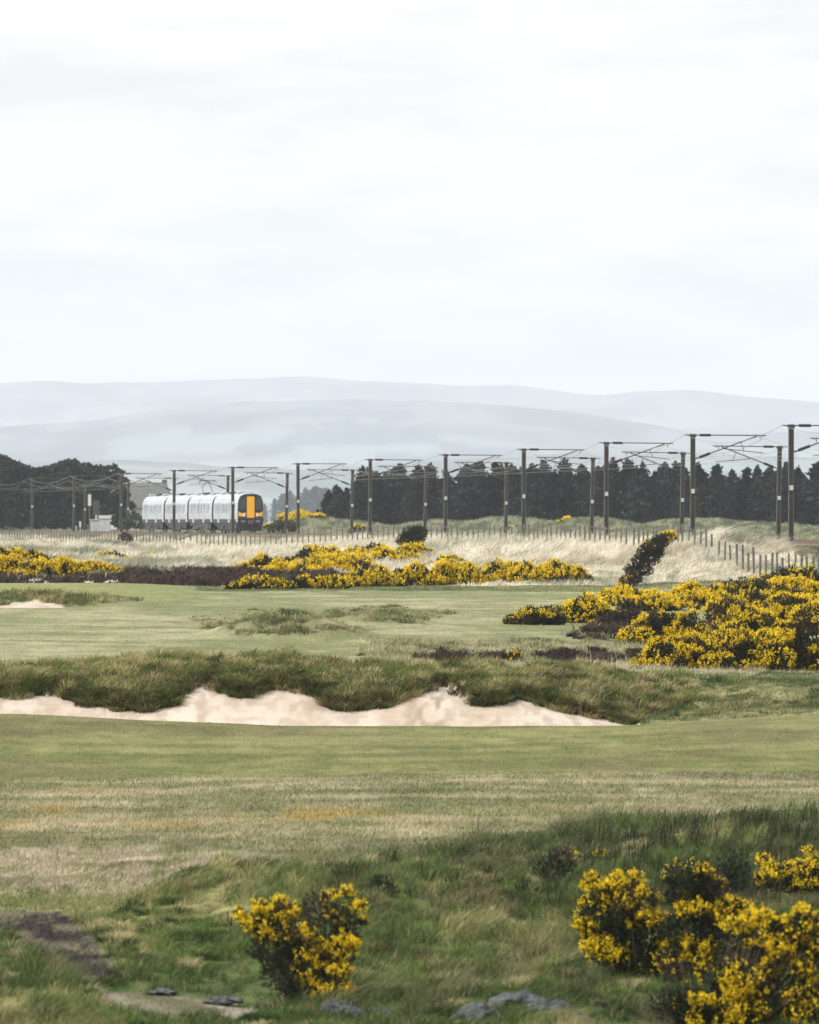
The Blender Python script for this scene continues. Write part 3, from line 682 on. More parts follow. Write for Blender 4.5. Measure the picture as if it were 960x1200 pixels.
# overhead wires
Hm = 6.82
for cx, dz, lab in ((4.35, 0, 'overhead line wires above the nearer track'), (7.75, -.28, 'overhead line wires above the farther track')):
    root = empty('overhead_line', (0, 600, rz)); tag(root, lab, 'overhead line')
    inv = Matrix.Translation(-Vector(root.location))
    msg = MB(); con = MB(); drops = MB(); dl = []
    for k in range(-2, 17):
        d0 = 394+43.0*k; n = 10
        for i in range(n):
            a, b = i/n, (i+1)/n
            f = lambda u: Vector((float(rail_x(d0+43*u))+cx+(.25 if k % 2 else -.25)*(1-2*u), d0+43*u, rz+dz+Hm-.3-3.2*u*(1-u)))
            g = lambda u: Vector((float(rail_x(d0+43*u))+cx+(.25 if k % 2 else -.25)*(1-2*u), d0+43*u, rz+dz+Hm-1.25))
            msg.tube(f(a), f(b), .015, n=4); con.tube(g(a), g(b), .014, n=4)
            if 0 < i and i % 2 == 0: dl.append(MB().tube(f(a), g(a), .012, n=3))
    for nm, mb in (('messenger_wire', msg), ('contact_wire', con)):
        o = mb.build(nm, M['wire'], root); o.matrix_parent_inverse = inv
    for i, mb in enumerate(dl):
        o = mb.build('dropper', M['wire'], root); o.matrix_parent_inverse = inv
for off, dz, lab in ((-.5, 0, 'earth wire sagging between the tops of the near-side masts'), (12.5, -.28, 'earth wire sagging between the tops of the far-side masts')):
    mb = MB()
    for k in range(-2, 17):
        d0 = 394+43.0*k
        f = lambda u: Vector((float(rail_x(d0+43*u))+off, d0+43*u, rz+dz+Hm-.08-3.0*u*(1-u)))
        for i in range(8): mb.tube(f(i/8), f((i+1)/8), .014, n=4)
    tag(mb.build('earth_wire', M['wire']), lab, 'wire')

# ------------------------------------------------------------------ the train
def car(parent_loc, rzz, nose=False, Lc=19.6):
    pass
def body_outline(w=1.42, z0=1.12, z1=4.02):
    pts = [(-w, z0), (-w-.03, z0+.9), (-w+.02, 3.1), (-w+.14, 3.5), (-w+.42, 3.82), (-w+.85, 3.98), (0, z1+.02)]
    return pts + [(-x, z) for x, z in pts[-2::-1]]
train = empty('train', (0, 0, 0))
D_front = 712.0; XN = lambda d: float(rail_x(d))+4.35
train.location = (XN(D_front), D_front, rz); train.scale = (1, 1, 1.045)
tag(train, 'white four-car electric train with dark yellow-doored nose on the embankment', 'train')
def place(o, d0, d1):   # local y=0 at front, runs back to +y
    a = Vector((XN(d0), d0, rz)); b = Vector((XN(d1), d1, rz)); v = b-a
    o.location = a-Vector(train.location); o.rotation_euler = (0, 0, math.atan2(v.y, v.x)-math.pi/2)
Lc = 17.4
for c in range(4):
    d0 = D_front + c*18.6
    out = body_outline(); mb = MB(); n = len(out)
    # body with slightly drawn-in ends
    rings = [(0.0, .94, .97), (.15, .985, .99), (.4, 1, 1), (Lc-.4, 1, 1), (Lc-.15, .985, .99), (Lc, .92, .965)]
    if c == 0: rings = [(0.0, .955, .985), (.15, .985, .995), (.6, 1, 1)] + rings[3:]
    vs = []; fs = []
    for yy, kx, kz_ in rings:
        for x_, z_ in out: vs.append((x_*kx, yy, 1.0+(z_-1.0)*kz_))
    for i in range(len(rings)-1):
        for j in range(n): fs.append((i*n+j, i*n+(j+1) % n, (i+1)*n+(j+1) % n, (i+1)*n+j))
    fs += [tuple(range(n))[::-1], tuple(range((len(rings)-1)*n, len(rings)*n))]
    mb.add(vs, fs); body = mb.build('car_body', M['tbody'], train); place(body, d0, d0+Lc)
    # windows, doors and grey skirt on both flanks
    for s in (-1, 1):
        for u0, u1 in ((1.6, 4.0), (6.9, 9.2), (9.5, 11.8), (14.4, 16.4)):
            MB().box(min(s*1.448, s*1.462), max(s*1.448, s*1.462), u0, u1, 2.05, 2.95).build('window', M['tside'], body)
        for u0 in (4.9, 12.6):
            dr = MB().box(min(s*1.446, s*1.470), max(s*1.446, s*1.470), u0, u0+1.3, 1.05, 3.05).build('door', M['troof'], body)
            MB().box(min(s*1.470, s*1.476), max(s*1.470, s*1.476), u0+.15, u0+1.15, 2.0, 2.85).build('pane', M['tside'], dr)
        MB().box(min(s*1.40, s*1.466), max(s*1.40, s*1.466), .7, Lc-.7, 1.02, 1.42).build('side_skirt', M['tdark'], body)
    if c: MB().prism([(x_*.93, 1.0+(z_-1.0)*.965) for x_, z_ in out], -.04, -.003).build('gap_shade_panel', M['tdark'], body)  # dark sheet added over the sunlit car end to darken the gap
    for u in (3.0, 9.0, 14.4):
        MB().box(-.75, .75, u, u+2.2, 4.0, 4.17).build('roof_vent', M['tdark'] if u == 9 else M['troof'], body, bevel=.04)
    u_ = MB().box(-1.25, 1.25, 5.4, 8.0, .35, .98); u_.box(-1.2, 1.2, 8.6, 10.2, .3, .98); u_.box(-1.25, 1.25, 11, 13.4, .4, .98)
    u_.box(-1.3, 1.3, .8, Lc-.8, .72, 1.1)
    u_.build('underframe', M['tdark'], body)
    for u in (3.2, Lc-3.2):
        bg_ = MB().box(-1.2, -1.02, u-1.6, u+1.6, .45, .8).box(1.02, 1.2, u-1.6, u+1.6, .45, .8).box(-1.02, 1.02, u-.3, u+.3, .4, .75).build('bogie', M['tdark'], body)
        for w_ in (-1.15, 1.15):
            wh = MB()
            for s in (-.76, .76): wh.tube((s-.06, u+w_, .46), (s+.06, u+w_, .46), .46, n=16)
            wh.tube((-.8, u+w_, .46), (.8, u+w_, .46), .08); wh.build('wheelset', M['tdark'], bg_)
    if c < 3:
        MB().prism([(-1.12, .9), (-1.12, 3.4), (-.8, 3.75), (.8, 3.75), (1.12, 3.4), (1.12, .9)], Lc+.003, 18.597).build('gangway', M['tdark'], body)
    if c == 1:
        pn = MB(); pn.tube((-.5, 12, 4.1), (-.5, 13.4, 4.75), .04); pn.tube((.5, 12, 4.1), (.5, 13.4, 4.75), .04)
        pn.tube((-.5, 13.4, 4.75), (0, 12.4, 5.4), .035); pn.tube((.5, 13.4, 4.75), (0, 12.4, 5.4), .035); pn.box(-.85, .85, 12.2, 12.6, 5.38, 5.46)
        pn.tube((-1.0, 12.4, 5.2), (-.85, 12.4, 5.42), .03); pn.tube((1.0, 12.4, 5.2), (.85, 12.4, 5.42), .03)
        pn.build('pantograph', M['tdark'], body)
    if c == 0:
        # nose
        def rrect(x0, x1, z0, z1, r):
            p = []
            for cx_, cz_, a0 in ((x1-r, z0+r, -90), (x1-r, z1-r, 0), (x0+r, z1-r, 90), (x0+r, z0+r, 180)):
                for i in range(5):
                    a = math.radians(a0+i*22.5); p.append((cx_+r*math.cos(a), cz_+r*math.sin(a)))
            return p
        mask = MB().prism([(-1.30, 1.55), (1.30, 1.55), (1.34, 2.3), (1.27, 3.3), (1.08, 3.72), (.6, 3.92), (-.6, 3.92), (-1.08, 3.72), (-1.27, 3.3), (-1.34, 2.3)], -.10, .02).build('nose_mask', M['tdark'], body)
        for s in (-1, 1):
            MB().prism(rrect(min(s*.52, s*1.2), max(s*.52, s*1.2), 2.35, 3.55, .14), -.125, -.098).build('windscreen', M['tglass'], body)
            q = [(s*.50, 1.62), (s*1.26, 1.70), (s*1.28, 2.22), (s*1.12, 2.08), (s*.80, 1.98), (s*.50, 2.12)]
            MB().prism(q if s > 0 else q[::-1], -.128, -.098).build('corner_panel', M['tyellow'], body)
            hl = MB().tube((s*.72, -.165, 1.86), (s*.72, -.12, 1.86), .14, n=14).build('headlight', M['tlamp'], body)
        dr = MB().prism(rrect(-.40, .40, 1.55, 3.68, .12), -.17, -.098).build('gangway_door', M['tyellow'], body)
        MB().prism(rrect(-.22, .22, 2.7, 3.4, .08), -.176, -.168).build('pane', M['tyellow'], dr)
        for s in (-1, 1): MB().box(min(s*.40, s*.52), max(s*.40, s*.52), -.16, -.098, 1.5, 3.7).build('gangway_seal', M['tdark'], body)
        MB().prism([(-1.3, .75), (1.3, .75), (1.38, 1.5), (-1.38, 1.5)], -.16, .05).build('bumper', M['tdark'], body)
        MB().box(-.28, .28, -.55, -.16, .95, 1.3).build('coupler', M['steel'], body)
        MB().prism([(-1.15, .22), (1.15, .22), (1.28, .72), (-1.28, .72)], -.12, .35).build('snowplough', M['tdark'], body)
        MB().box(-1.0, -.55, -.18, -.16, 1.1, 1.3).box(.55, 1.0, -.18, -.16, 1.1, 1.3).build('grille', M['tlow'], body)

# ------------------------------------------------------------------ railway kit at the left
def at(xpx, d, dz=0):
    X = (xpx-XC)/F*d; return Vector((X, d, float(height(X, d))+dz))
s_ = empty('railway_signal', at(105, 905, -.2)); tag(s_, 'slim railway signal post with a white plate near its top', 'signal')
MB().tube((0, 0, 0), (0, 0, 5.2), .09, n=8).build('post', M['steel'], s_); MB().box(-.22, .22, -.12, -.09, 3.4, 4.9).build('plate', M['plate'], s_)
s_ = empty('railway_signal', at(113, 900, -.2)); tag(s_, 'railway signal with dark slatted back board beside the cabinets', 'signal')
MB().tube((0, 0, 0), (0, 0, 2.2), .14, n=8).build('post', M['cab'], s_)
mb = MB().box(-.42, .42, -.05, .05, 2.1, 4.1)
mb.build('back_board', M['steel_dark'], s_); mb = MB()
for i in range(8): mb.box(-.42, .42, -.1, -.052, 2.2+i*.24, 2.3+i*.24)
mb.build('slats', M['steel'], s_)
mb = MB(); mb.tube((.3, .2, 0), (.3, .2, 2.6), .03); mb.tube((.6, .2, 0), (.6, .2, 2.6), .03)
for i in range(8): mb.tube((.3, .2, .3+i*.3), (.6, .2, .3+i*.3), .02)
mb.build('ladder', M['steel'], s_)
for xx_, dd_, w_, h_, lab in ((111.5, 880, .62, 1.55, 'lower grey trackside cabinet, the left one of the pair'), (123, 878, .68, 1.75, 'pale trackside cabinet with overhanging white top, right of the pair')):
    c_ = empty('relay_cabinet', at(xx_, dd_, .1)); tag(c_, lab, 'cabinet', 'trackside cabinets')
    MB().box(-w_, w_, -.35, .35, -.3, h_).build('body', M['cab'], c_, bevel=.02)
    MB().box(-w_-.12, w_+.12, -.45, .45, h_+.003, h_+(.12 if w_ < .65 else .42)).build('roof', M['plate'] if w_ > .65 else M['cab'], c_)
    MB().box(-w_+.06, -.02, -.37, -.352, -.1, h_-.1).build('door', M['cab'], c_); MB().box(.02, w_-.06, -.37, -.352, -.1, h_-.1).build('door', M['cab'], c_)
m_ = empty('marker_post', at(94, 870)); tag(m_, 'small white marker post beside the track', 'marker post')
MB().box(-.05, .05, -.05, .05, -.2, .8).build('post', M['plate'], m_); MB().box(-.13, .13, -.09, -.055, .75, 1.5).build('plate', M['plate'], m_)
m_ = empty('marker_post', at(103, 820)); tag(m_, 'short dark timber post in the pale grass left of the cabinets', 'marker post')
MB().box(-.09, .09, -.09, .09, -.2, .95).build('post', M['wood'], m_); MB().box(-.13, .13, -.11, .11, .955, 1.05).build('cap', M['wood'], m_)

# barn behind the train
b_ = empty('barn', at(168, 960)); tag(b_, 'long barn with dark slate roof and whitewashed wall behind the train', 'barn')
MB().box(-5.5, 4.0, -3.0, 5.0, -1, 3.6).build('wall', M['white'], b_)
MB().add([(-6, -3.4, 3.3), (4.4, -3.4, 3.3), (4.4, 5.4, 3.3), (-6, 5.4, 3.3), (-6, 1, 6.9), (3.2, 1, 6.9)], [(0, 1, 5, 4), (1, 2, 5), (2, 3, 4, 5), (3, 0, 4), (0, 3, 2, 1)]).build('roof', M['slate'], b_)
MB().add([(3.8, -2.4, 2.6), (6.6, -2.4, 2.6), (6.6, 4, 2.6), (3.8, 4, 2.6), (3.0, 1, 5.6), (4.2, 1, 5.4)], [(0, 1, 5, 4), (1, 2, 5), (2, 3, 4, 5), (3, 0, 4), (0, 3, 2, 1)]).build('lean_to_roof', M['slate'], b_)
MB().box(3.9, 6.3, -2.0, 3.6, -1, 2.7).build('side_wall', M['white'], b_)
MB().box(2.6, 3.3, .6, 1.4, 6.4, 7.3).build('chimney', M['slate'], b_)
MB().box(-3.5, -2.5, -3.06, -3.0, .6, 1.8).build('window', M['tdark'], b_); MB().box(-.5, 1.0, -3.06, -3.0, -.9, 2.0).build('door', M['wood'], b_)

# ------------------------------------------------------------------ fences
def fence(pts, spacing, hpost, label, drop=0.0):
    P = []
    acc = 0
    pts = [Vector(((x-XC)/F*d, d, 0)) for x, d in pts]
    for a, b in zip(pts[:-1], pts[1:]):
        L_ = (b-a).length; u = acc
        while u < L_:
            P.append(a+(b-a)*(u/L_)); u += spacing
        acc = u-L_
    root = empty('post_and_wire_fence', (P[0].x, P[0].y, float(height(P[0].x, P[0].y)))); tag(root, label, 'fence')
    inv = Matrix.Translation(-Vector(root.location)); tops = []
    stuff = MB()
    for i, p in enumerate(P):
        z = float(height(p.x, p.y)); w = random.uniform(.04, .06); h = hpost*random.uniform(.9, 1.12); lx = random.uniform(-.05, .05)
        mb = MB() if i < 100 else stuff
        mb.add([(p.x-w, p.y-w, z-.3), (p.x+w, p.y-w, z-.3), (p.x+w, p.y+w, z-.3), (p.x-w, p.y+w, z-.3),
                (p.x-w+lx, p.y-w, z+h), (p.x+w+lx, p.y-w, z+h), (p.x+w+lx, p.y+w, z+h+.03), (p.x-w+lx, p.y+w, z+h+.03)],
               [(0,3,2,1),(4,5,6,7),(0,1,5,4),(1,2,6,5),(2,3,7,6),(3,0,4,7)])
        if i < 100:
            o = mb.build('post', M['wood'], root); o.matrix_parent_inverse = inv
        tops.append((Vector((p.x, p.y-w-.01, z)), h))
    if stuff.v:
        o = stuff.build('post', M['wood'], root); o['kind'] = 'stuff'; o.matrix_parent_inverse = inv
    for fr_ in (.92, .6, .3):
        mb = MB()
        for (a, ha), (b, hb) in zip(tops[:-1], tops[1:]):
            mb.tube(a+Vector((0, 0, ha*fr_)), b+Vector((0, 0, hb*fr_)), .012, n=3)
        o = mb.build('strand', M['fwire'], root); o.matrix_parent_inverse = inv
fence([(1010, 283), (957, 300), (915, 314), (868, 330), (800, 352), (740, 376)], 2.3, 1.2, 'post and wire fence climbing the grassy dune at the right edge')
fence([(734, 379), (620, 425), (500, 468), (400, 505), (300, 540), (226, 572)], 2.3, 1.2, 'long post and wire fence along the foot of the railway embankment')
fence([(216, 600), (150, 650), (90, 700), (10, 770), (-30, 800)], 3.0, 1.3, 'faint pale fence in the grass left of the train')
# timber stile by the train
st = empty('stile', at(222, 640, 0)); tag(st, 'dark timber steps with sloping handrail below the train', 'stile')
for s in (-1, 1):
    o = MB(); o.tube((-1.3, s*.5, .2), (1.6, s*.5, 1.25), .06); o.tube((-1.3, s*.5, .7), (1.6, s*.5, 1.75), .05); o.build('handrail', M['wood'], st)
    for u, z in ((-1.3, .75), (.1, 1.25), (1.6, 1.8)): MB().box(u-.07, u+.07, s*.5-.07, s*.5+.07, -.4, z).build('post', M['wood'], st)
for i in range(6): MB().box(-1.2+i*.5, -.8+i*.5, -.45, .45, .2+i*.17, .26+i*.17).build('tread', M['wood'], st)

# ------------------------------------------------------------------ trees
def leafcloud(P, size, C, flat=0.0, rs_=rs, elong=1.0):
    n = len(P)
    a = rs_.randn(n, 3); a /= np.linalg.norm(a, axis=1)[:, None]
    b = rs_.randn(n, 3); b -= (a*b).sum(1)[:, None]*a; b /= np.linalg.norm(b, axis=1)[:, None]
    s = (size*rs_.uniform(.6, 1.4, n))[:, None]
    V_ = np.stack([P - a*s*elong - b*s*.35, P + a*s*elong*.2 - b*s*.75, P + a*s*elong + b*s*.2, P - a*s*elong*.1 + b*s*.75], 1).reshape(-1, 3)
    return V_, np.arange(4*n), np.full(n, 4), np.repeat(C, 4, 0)
def conifer_mesh(seed, h, w):
    r = np.random.RandomState(seed); P = []
    nb = int(20*h/9)*8
    for i in range(nb):
        f = r.rand()**0.8; z = h*(0.04+0.96*f)
        rad = w*((1-f)**(.42+.08*(seed % 4)))*(0.35+0.8*r.rand()**1.3) + .04
        az = r.rand()*2*np.pi; m = 14
        u = r.rand(m)**.7
        d = np.array([np.cos(az), np.sin(az)])
        sp = rad*.22
        pts = np.stack([d[0]*rad*u + r.randn(m)*sp, d[1]*rad*u + r.randn(m)*sp, z + (u*rad*(.35*f+.0) - u*u*rad*.2) + r.randn(m)*.12], 1)
        P.append(pts)
    top = np.stack([r.randn(14)*.09, r.randn(14)*.09, h+r.uniform(-.6, .45, 14)], 1); P.append(top)
    P = np.concatenate(P)
    tone = (0.45+1.3*r.rand(len(P))**1.5)[:, None]*(.8+.12*(seed % 4))
    C = np.array([0.012, 0.021, 0.018])*tone*(.6+.35*(seed*7 % 4))
    V_, f_, c_, Cc = leafcloud(P, .2, C, rs_=r, elong=1.4)
    return mesh_np('crown', V_, f_, c_, Cc)
def pine_mesh(seed, h, w):
    r = np.random.RandomState(seed); P = []
    for i in range(38):
        a = r.rand()*2*np.pi; q = math.sqrt(r.rand())*w*.8; z = h*(.10+.85*r.rand()**.8)
        k = 1-max(0, (z/h-.6))*1.3
        c = np.array([math.cos(a)*q*k, math.sin(a)*q*k, z]); rr = r.uniform(.7, 1.25)
        v = r.randn(70, 3); v /= np.linalg.norm(v, axis=1)[:, None]; v *= (r.rand(70)**.4)[:, None]*rr; v[:, 2] *= .55
        P.append(c+v)
    P = np.concatenate(P); P = P[P[:, 2] < h*1.02]
    C = np.array([0.015, 0.025, 0.020])*(0.65+0.7*r.rand(len(P)))[:, None]
    V_, f_, c_, Cc = leafcloud(P, .27, C, rs_=r)
    return mesh_np('crown', V_, f_, c_, Cc)
def trunk_mb(h, w, seed, lean=0.0):
    r = random.Random(seed); mb = MB(); mb.tube((0, 0, -.5), (lean*.5, 0, h*.5), .2, .14, 7); mb.tube((lean*.5, 0, h*.5), (lean, 0, h*.9), .14, .04, 6)
    for i in range(9):
        z = h*(.25+.06*i); a = r.random()*6.28; l = w*.6*(1-i*.06)
        mb.tube((lean*z/h, 0, z), (math.cos(a)*l, math.sin(a)*l, z+l*.35), .06, .02, 4)
    return mb
def tree_proto(kind, seed, h, w):
    root = empty('conifer_tree' if kind == 'c' else 'pine_tree', (0, 0, 0))
    link('crown', (conifer_mesh if kind == 'c' else pine_mesh)(seed, h, w), M['needles'], root)
    trunk_mb(h, w, seed).build('trunk', M['bark'], root)
    return root
protos_c = [tree_proto('c', 500+i, 9.0, random.uniform(2.3, 3.3)) for i in range(7)]
protos_p = [tree_proto('p', 600+i, 9.0, random.uniform(2.6, 3.2)) for i in range(5)]
used = set()
def put_tree(protos, i, xpx, d, h, label, group, lean=0):
    p = protos[i % len(protos)]; key = p.name
    o = p if key not in used else copy_tree(p); used.add(key)
    X = (xpx-XC)/F*d; o.location = (X, d, float(height(X, d))-.1); s = h/9.0
    sx = s*random.uniform(.85, 1.2)
    o.scale = (sx, sx, s); o.rotation_euler = (0, math.radians(lean), random.uniform(0, 6.28))
    tag(o, label, 'tree', group)
ORD = ['first', 'second', 'third', 'fourth', 'fifth', 'sixth', 'seventh', 'eighth', 'ninth', 'tenth', 'eleventh', 'twelfth', 'thirteenth', 'fourteenth', 'fifteenth', 'sixteenth', 'seventeenth', 'eighteenth', 'nineteenth', 'twentieth']
ORD += [t+'-'+o for t in ('twenty', 'thirty', 'forty') for o in ORD[:9]]
# the plantation at the right
cnt = 0
top_y = lambda x: np.interp(x, [362, 375, 390, 405, 425, 460, 520, 600, 680, 760, 830, 860, 890, 960, 1100], [590, 582, 570, 562, 553, 551, 550, 543, 545, 546, 549, 556, 550, 549, 545])
for rw, (d, gap) in enumerate(((885, 19), (897, 21), (912, 20), (930, 24))):
    x = 372.0+rw*9; q_ = 0
    while x < 1070:
        xx_ = x+random.uniform(-5, 5); dd_ = d+random.uniform(-4, 4)
        ty = float(top_y(xx_)) + random.uniform(-7, 12) + (8 if rw == 0 else 0)
        h = (YH-ty)/F*dd_ + 1.2
        lab = 'dark conifer, %s from the left end in the %s row of the plantation' % (ORD[q_], ('front', 'second', 'third', 'back')[rw]); q_ += 1
        put_tree(protos_c, cnt+rw*3, xx_, dd_, h, lab, 'conifers in the %s row of the plantation' % ('front', 'second', 'third', 'back')[rw], random.uniform(-1.5, 1.5)); cnt += 1
        x += gap*random.uniform(.8, 1.2)
# the wood at the left
top_l = lambda x: np.interp(x, [-60, 0, 20, 45, 60, 90, 110, 135, 150, 165], [528, 531, 533, 545, 541, 535, 544, 546, 562, 585])
for rw, (d, gap) in enumerate(((945, 20), (962, 22), (982, 23))):
    x = -70.0+rw*8; q_ = 0
    while x < 152:
        xx_ = x+random.uniform(-5, 5); ty = float(top_l(xx_))+random.uniform(-3, 7)+(9 if rw == 0 else 0)
        put_tree(protos_p, cnt, xx_, d, (YH-ty)/F*d+1.2, 'dark rounded pine, %s from the left end in the %s row of the left wood' % (ORD[q_], ('front', 'middle', 'back')[rw]), 'pines in the %s row of the left wood' % ('front', 'middle', 'back')[rw]); cnt += 1; q_ += 1
        x += gap*random.uniform(.8, 1.2)
q_ = 0
# low scrub trees under the wood and plantation edge
for xx_, d, h in ((-10, 926, 3.4), (12, 925, 3.2), (38, 927, 3.0), (60, 928, 3.2), (78, 927, 2.8), (100, 928, 3.2), (122, 927, 3.0), (140, 926, 3.4), (405, 868, 2.2), (430, 866, 3.0), (470, 868, 2.6), (500, 866, 2.4), (540, 868, 2.6), (600, 869, 2.4), (650, 868, 2.8), (710, 868, 2.2), (760, 868, 3.0), (860, 868, 2.4), (940, 868, 2.4)):
    put_tree(protos_p, cnt, xx_, d, h, 'low dark scrub tree, %s from the left at the foot of the %s' % (ORD[q_ if xx_ < 200 else q_-8], 'left wood' if xx_ < 200 else 'plantation'), 'scrub trees at the foot of the %s' % ('left wood' if xx_ < 200 else 'plantation')); cnt += 1; q_ += 1
# hazy trees between the train and the plantation
for xx_, d, ty in ((322, 4300, 586), (333, 4400, 579), (340, 4300, 577), (349, 4600, 582), (358, 4400, 574), (366, 4300, 571), (376, 4600, 575), (385, 4400, 573), (395, 4300, 576), (300, 4700, 590), (310, 4650, 592), (404, 4400, 580)):
    put_tree(protos_c if cnt % 2 else protos_p, cnt, xx_, d, (YH-ty)/F*d+2, 'hazy blue-grey far tree, %s in the little group right of the train' % ORD[(xx_-300)//8], 'distant hazy trees right of the train'); cnt += 1

# ------------------------------------------------------------------ gorse
YEL = np.array([0.94, 0.755, 0.02])
def gorse(name, label, lobes, D, seed, px, group=None, flower=1.0, leafc=(0.030, 0.038, 0.018), brown=0.25, spread=1.0, density=1.0, fsize=1.0, cat='gorse bush', depth=None):
    """lobes: (x, y, rx, ry, flowering) in units of the photograph at distance D; px = size of the smallest bits in m"""
    D = D or find_d((min(l[0] for l in lobes)+max(l[0] for l in lobes))/2, min(max(l[1]+l[3]*.8 for l in lobes), 1215))
    r = np.random.RandomState(seed); m_ = D/F
    xs = [l[0] for l in lobes]; cx_ = (min(xs)+max(xs))/2; X0 = (cx_-XC)*m_
    z0 = float(height(X0, D))
    root = empty(name, (X0, D, z0)); tag(root, label, cat, group)
    LP, LD, LC, FP, FD, FC = [], [], [], [], [], []
    tw = MB(); low = max(lobes, key=lambda l: l[1])
    for (lx, ly, rx, ry, fl) in lobes:
        c = np.array([(lx-XC)*m_-X0, 0.0, CZ-(ly-YH)*m_-z0]); R = np.array([rx*m_, min(max(rx*m_, .2), 1.6 if depth is None else depth)*spread, ry*m_])
        c[1] = r.uniform(-.25, .35)*R[1] + (c[2])*0.35
        area = 4*R[0]*R[2]+2*R[1]*R[0]
        n = int(area/(px*px)*0.9*density)+40
        v = r.randn(n, 3); v /= np.linalg.norm(v, axis=1)[:, None]
        v *= (1-0.55*r.rand(n)**1.6)[:, None]
        lump = fbm(v[:, 0]*2.2+seed, v[:, 2]*2.2+v[:, 1]*1.3+lx, seed, 3)
        p = c+v*R*(0.72+0.55*lump)[:, None]
        wz = p[:, 2]+z0; gz = height(p[:, 0]+X0, p[:, 1]+D); ok = wz > gz-.02
        p = p[ok]; v = v[ok]; n = len(p)
        dirs = v*np.array([1, 1, .6])+np.array([0, 0, .8]); dirs += r.randn(n, 3)*.35; dirs /= np.linalg.norm(dirs, axis=1)[:, None]
        tone = 0.55+0.9*r.rand(n); cc = np.array(leafc)[None]*tone[:, None]
        bn = fbm(p[:, 0]*1.6+40, p[:, 2]*2.0+p[:, 1], seed+3, 2) > (1-brown)*.62+.12
        cc[bn] = np.array([0.066, 0.055, 0.038])*tone[bn][:, None]
        LP.append(p); LD.append(dirs); LC.append(cc)
        # blossom on the outer, upper side, in clumps
        if fl > 0 and n > 3:
            cr_ = px*1.9*fsize
            nc = int(fl*flower*(2.6 if D < 120 or D > 310 else 1.9)*R[0]*R[2]*2.2/(cr_*cr_))+3
            ii = r.randint(0, n, nc*6); vv = v[ii]; rad = np.linalg.norm(vv, axis=1)
            pos = c+vv/rad[:, None]*R*1.04*(0.72+0.55*fbm(vv[:, 0]*2.2+seed, vv[:, 2]*2.2+vv[:, 1]*1.3+lx, seed, 3))[:, None]
            big = fbm(pos[:, 0]/(px*14), (pos[:, 2]*1.6+pos[:, 1])/(px*14), seed+9, 3)
            k2 = (vv[:, 2]+.35*(-vv[:, 1]) > -.45) & (big > .56-.13*fl*flower) & (pos[:, 2]+z0 > height(pos[:, 0]+X0, pos[:, 1]+D)+px)
            pos = pos[k2][:nc]; vv = vv[k2][:nc]
            if len(pos):
                m2 = 12; dr_ = vv*np.array([1, 1, .4])+np.array([0.1, 0, .9])+r.randn(len(pos), 3)*.4; dr_ /= np.linalg.norm(dr_, axis=1)[:, None]
                sz_ = r.uniform(.5, 1.25, len(pos))
                off = r.randn(len(pos), m2, 3)*(cr_*.42*sz_)[:, None, None] + dr_[:, None]*(r.uniform(-.8, 1.3, (len(pos), m2))*cr_*sz_[:, None])[:, :, None]
                q = (pos[:, None]+off).reshape(-1, 3); k_ = len(q)
                FP.append(q)
                FC.append(YEL[None]*(np.repeat(r.uniform(.7, 1.08, len(pos)), m2)*r.uniform(.8, 1.1, k_))[:, None]*np.array([[1, .93, 1]])**(r.rand(k_)[:, None]*2.5))
        for i in range(5 if rx > 13 or D > 120 else 1):
            b = Vector(c)+Vector(r.randn(3)*R*.45); bx_ = (.35*c[0]+.65*((low[0]-XC)*m_-X0)) if D < 120 else c[0]*.9; a = Vector((c[0], c[1], c[2]-R[2]*.8)) if D > 120 else Vector((bx_+r.uniform(-.06, .06), c[1]*.3, float(height(bx_+X0, c[1]*.3+D))-z0-.05))
            if (b-a).length > .1: tw.tube(a, b, .016+.006*rx*m_, .006, 4)
    P = np.concatenate(LP); Dv = np.concatenate(LD); C = np.concatenate(LC); n = len(P)
    # leaves: narrow spiny darts along the shoot direction
    side = np.cross(Dv, r.randn(n, 3)); side /= np.linalg.norm(side, axis=1)[:, None]
    s = (px*1.5*r.uniform(.7, 1.6, n))[:, None]
    V_ = np.stack([P-side*s*.34, P+side*s*.34, P+Dv*s*1.5], 1)
    side2 = np.cross(Dv, side)
    V2 = np.stack([P-side2*s*.34-Dv*s*.3, P+side2*s*.34-Dv*s*.3, P+Dv*s*1.1], 1)
    VV = np.concatenate([V_, V2]).reshape(-1, 3)
    link('foliage', mesh_np('foliage', VV, np.arange(len(VV)), np.full(2*n, 3), np.repeat(np.concatenate([C, C]), 3, 0)), M['gorse_leaf'], root)
    if FP:
        q = np.concatenate(FP); C = np.concatenate(FC)
        if len(q):
            a, b, c_, d_ = leafcloud(q, px*.62*fsize, C, rs_=r, elong=.8)
            link('blossom', mesh_np('blossom', a, b, c_, d_), M['gorse_flower'], root)
    tw.build('branches', M['bark'], root)
    return root
def auto_lobes(x0, x1, ytop, ybase, fl, seed, n=None, slant=0):
    r = random.Random(seed); w = x1-x0; h = ybase-ytop; n = n or max(4, int(w*1.6/max(h, 8))+3); out = []
    for i in range(n):
        u = (i+.5)/n+r.uniform(-.05, .05); x = x0+w*u; env = (1-abs(2*u-1)**2.6)*.75+.25
        hh_ = h*env*r.uniform(.75, 1.05); yc = ybase-hh_*.45-slant*(u-.5)
        out.append((x, yc, max(w/n*1.05, h*.4)*r.uniform(.85, 1.2), hh_*.58, fl*r.uniform(.75, 1.1)))
    return out
gid = [700]
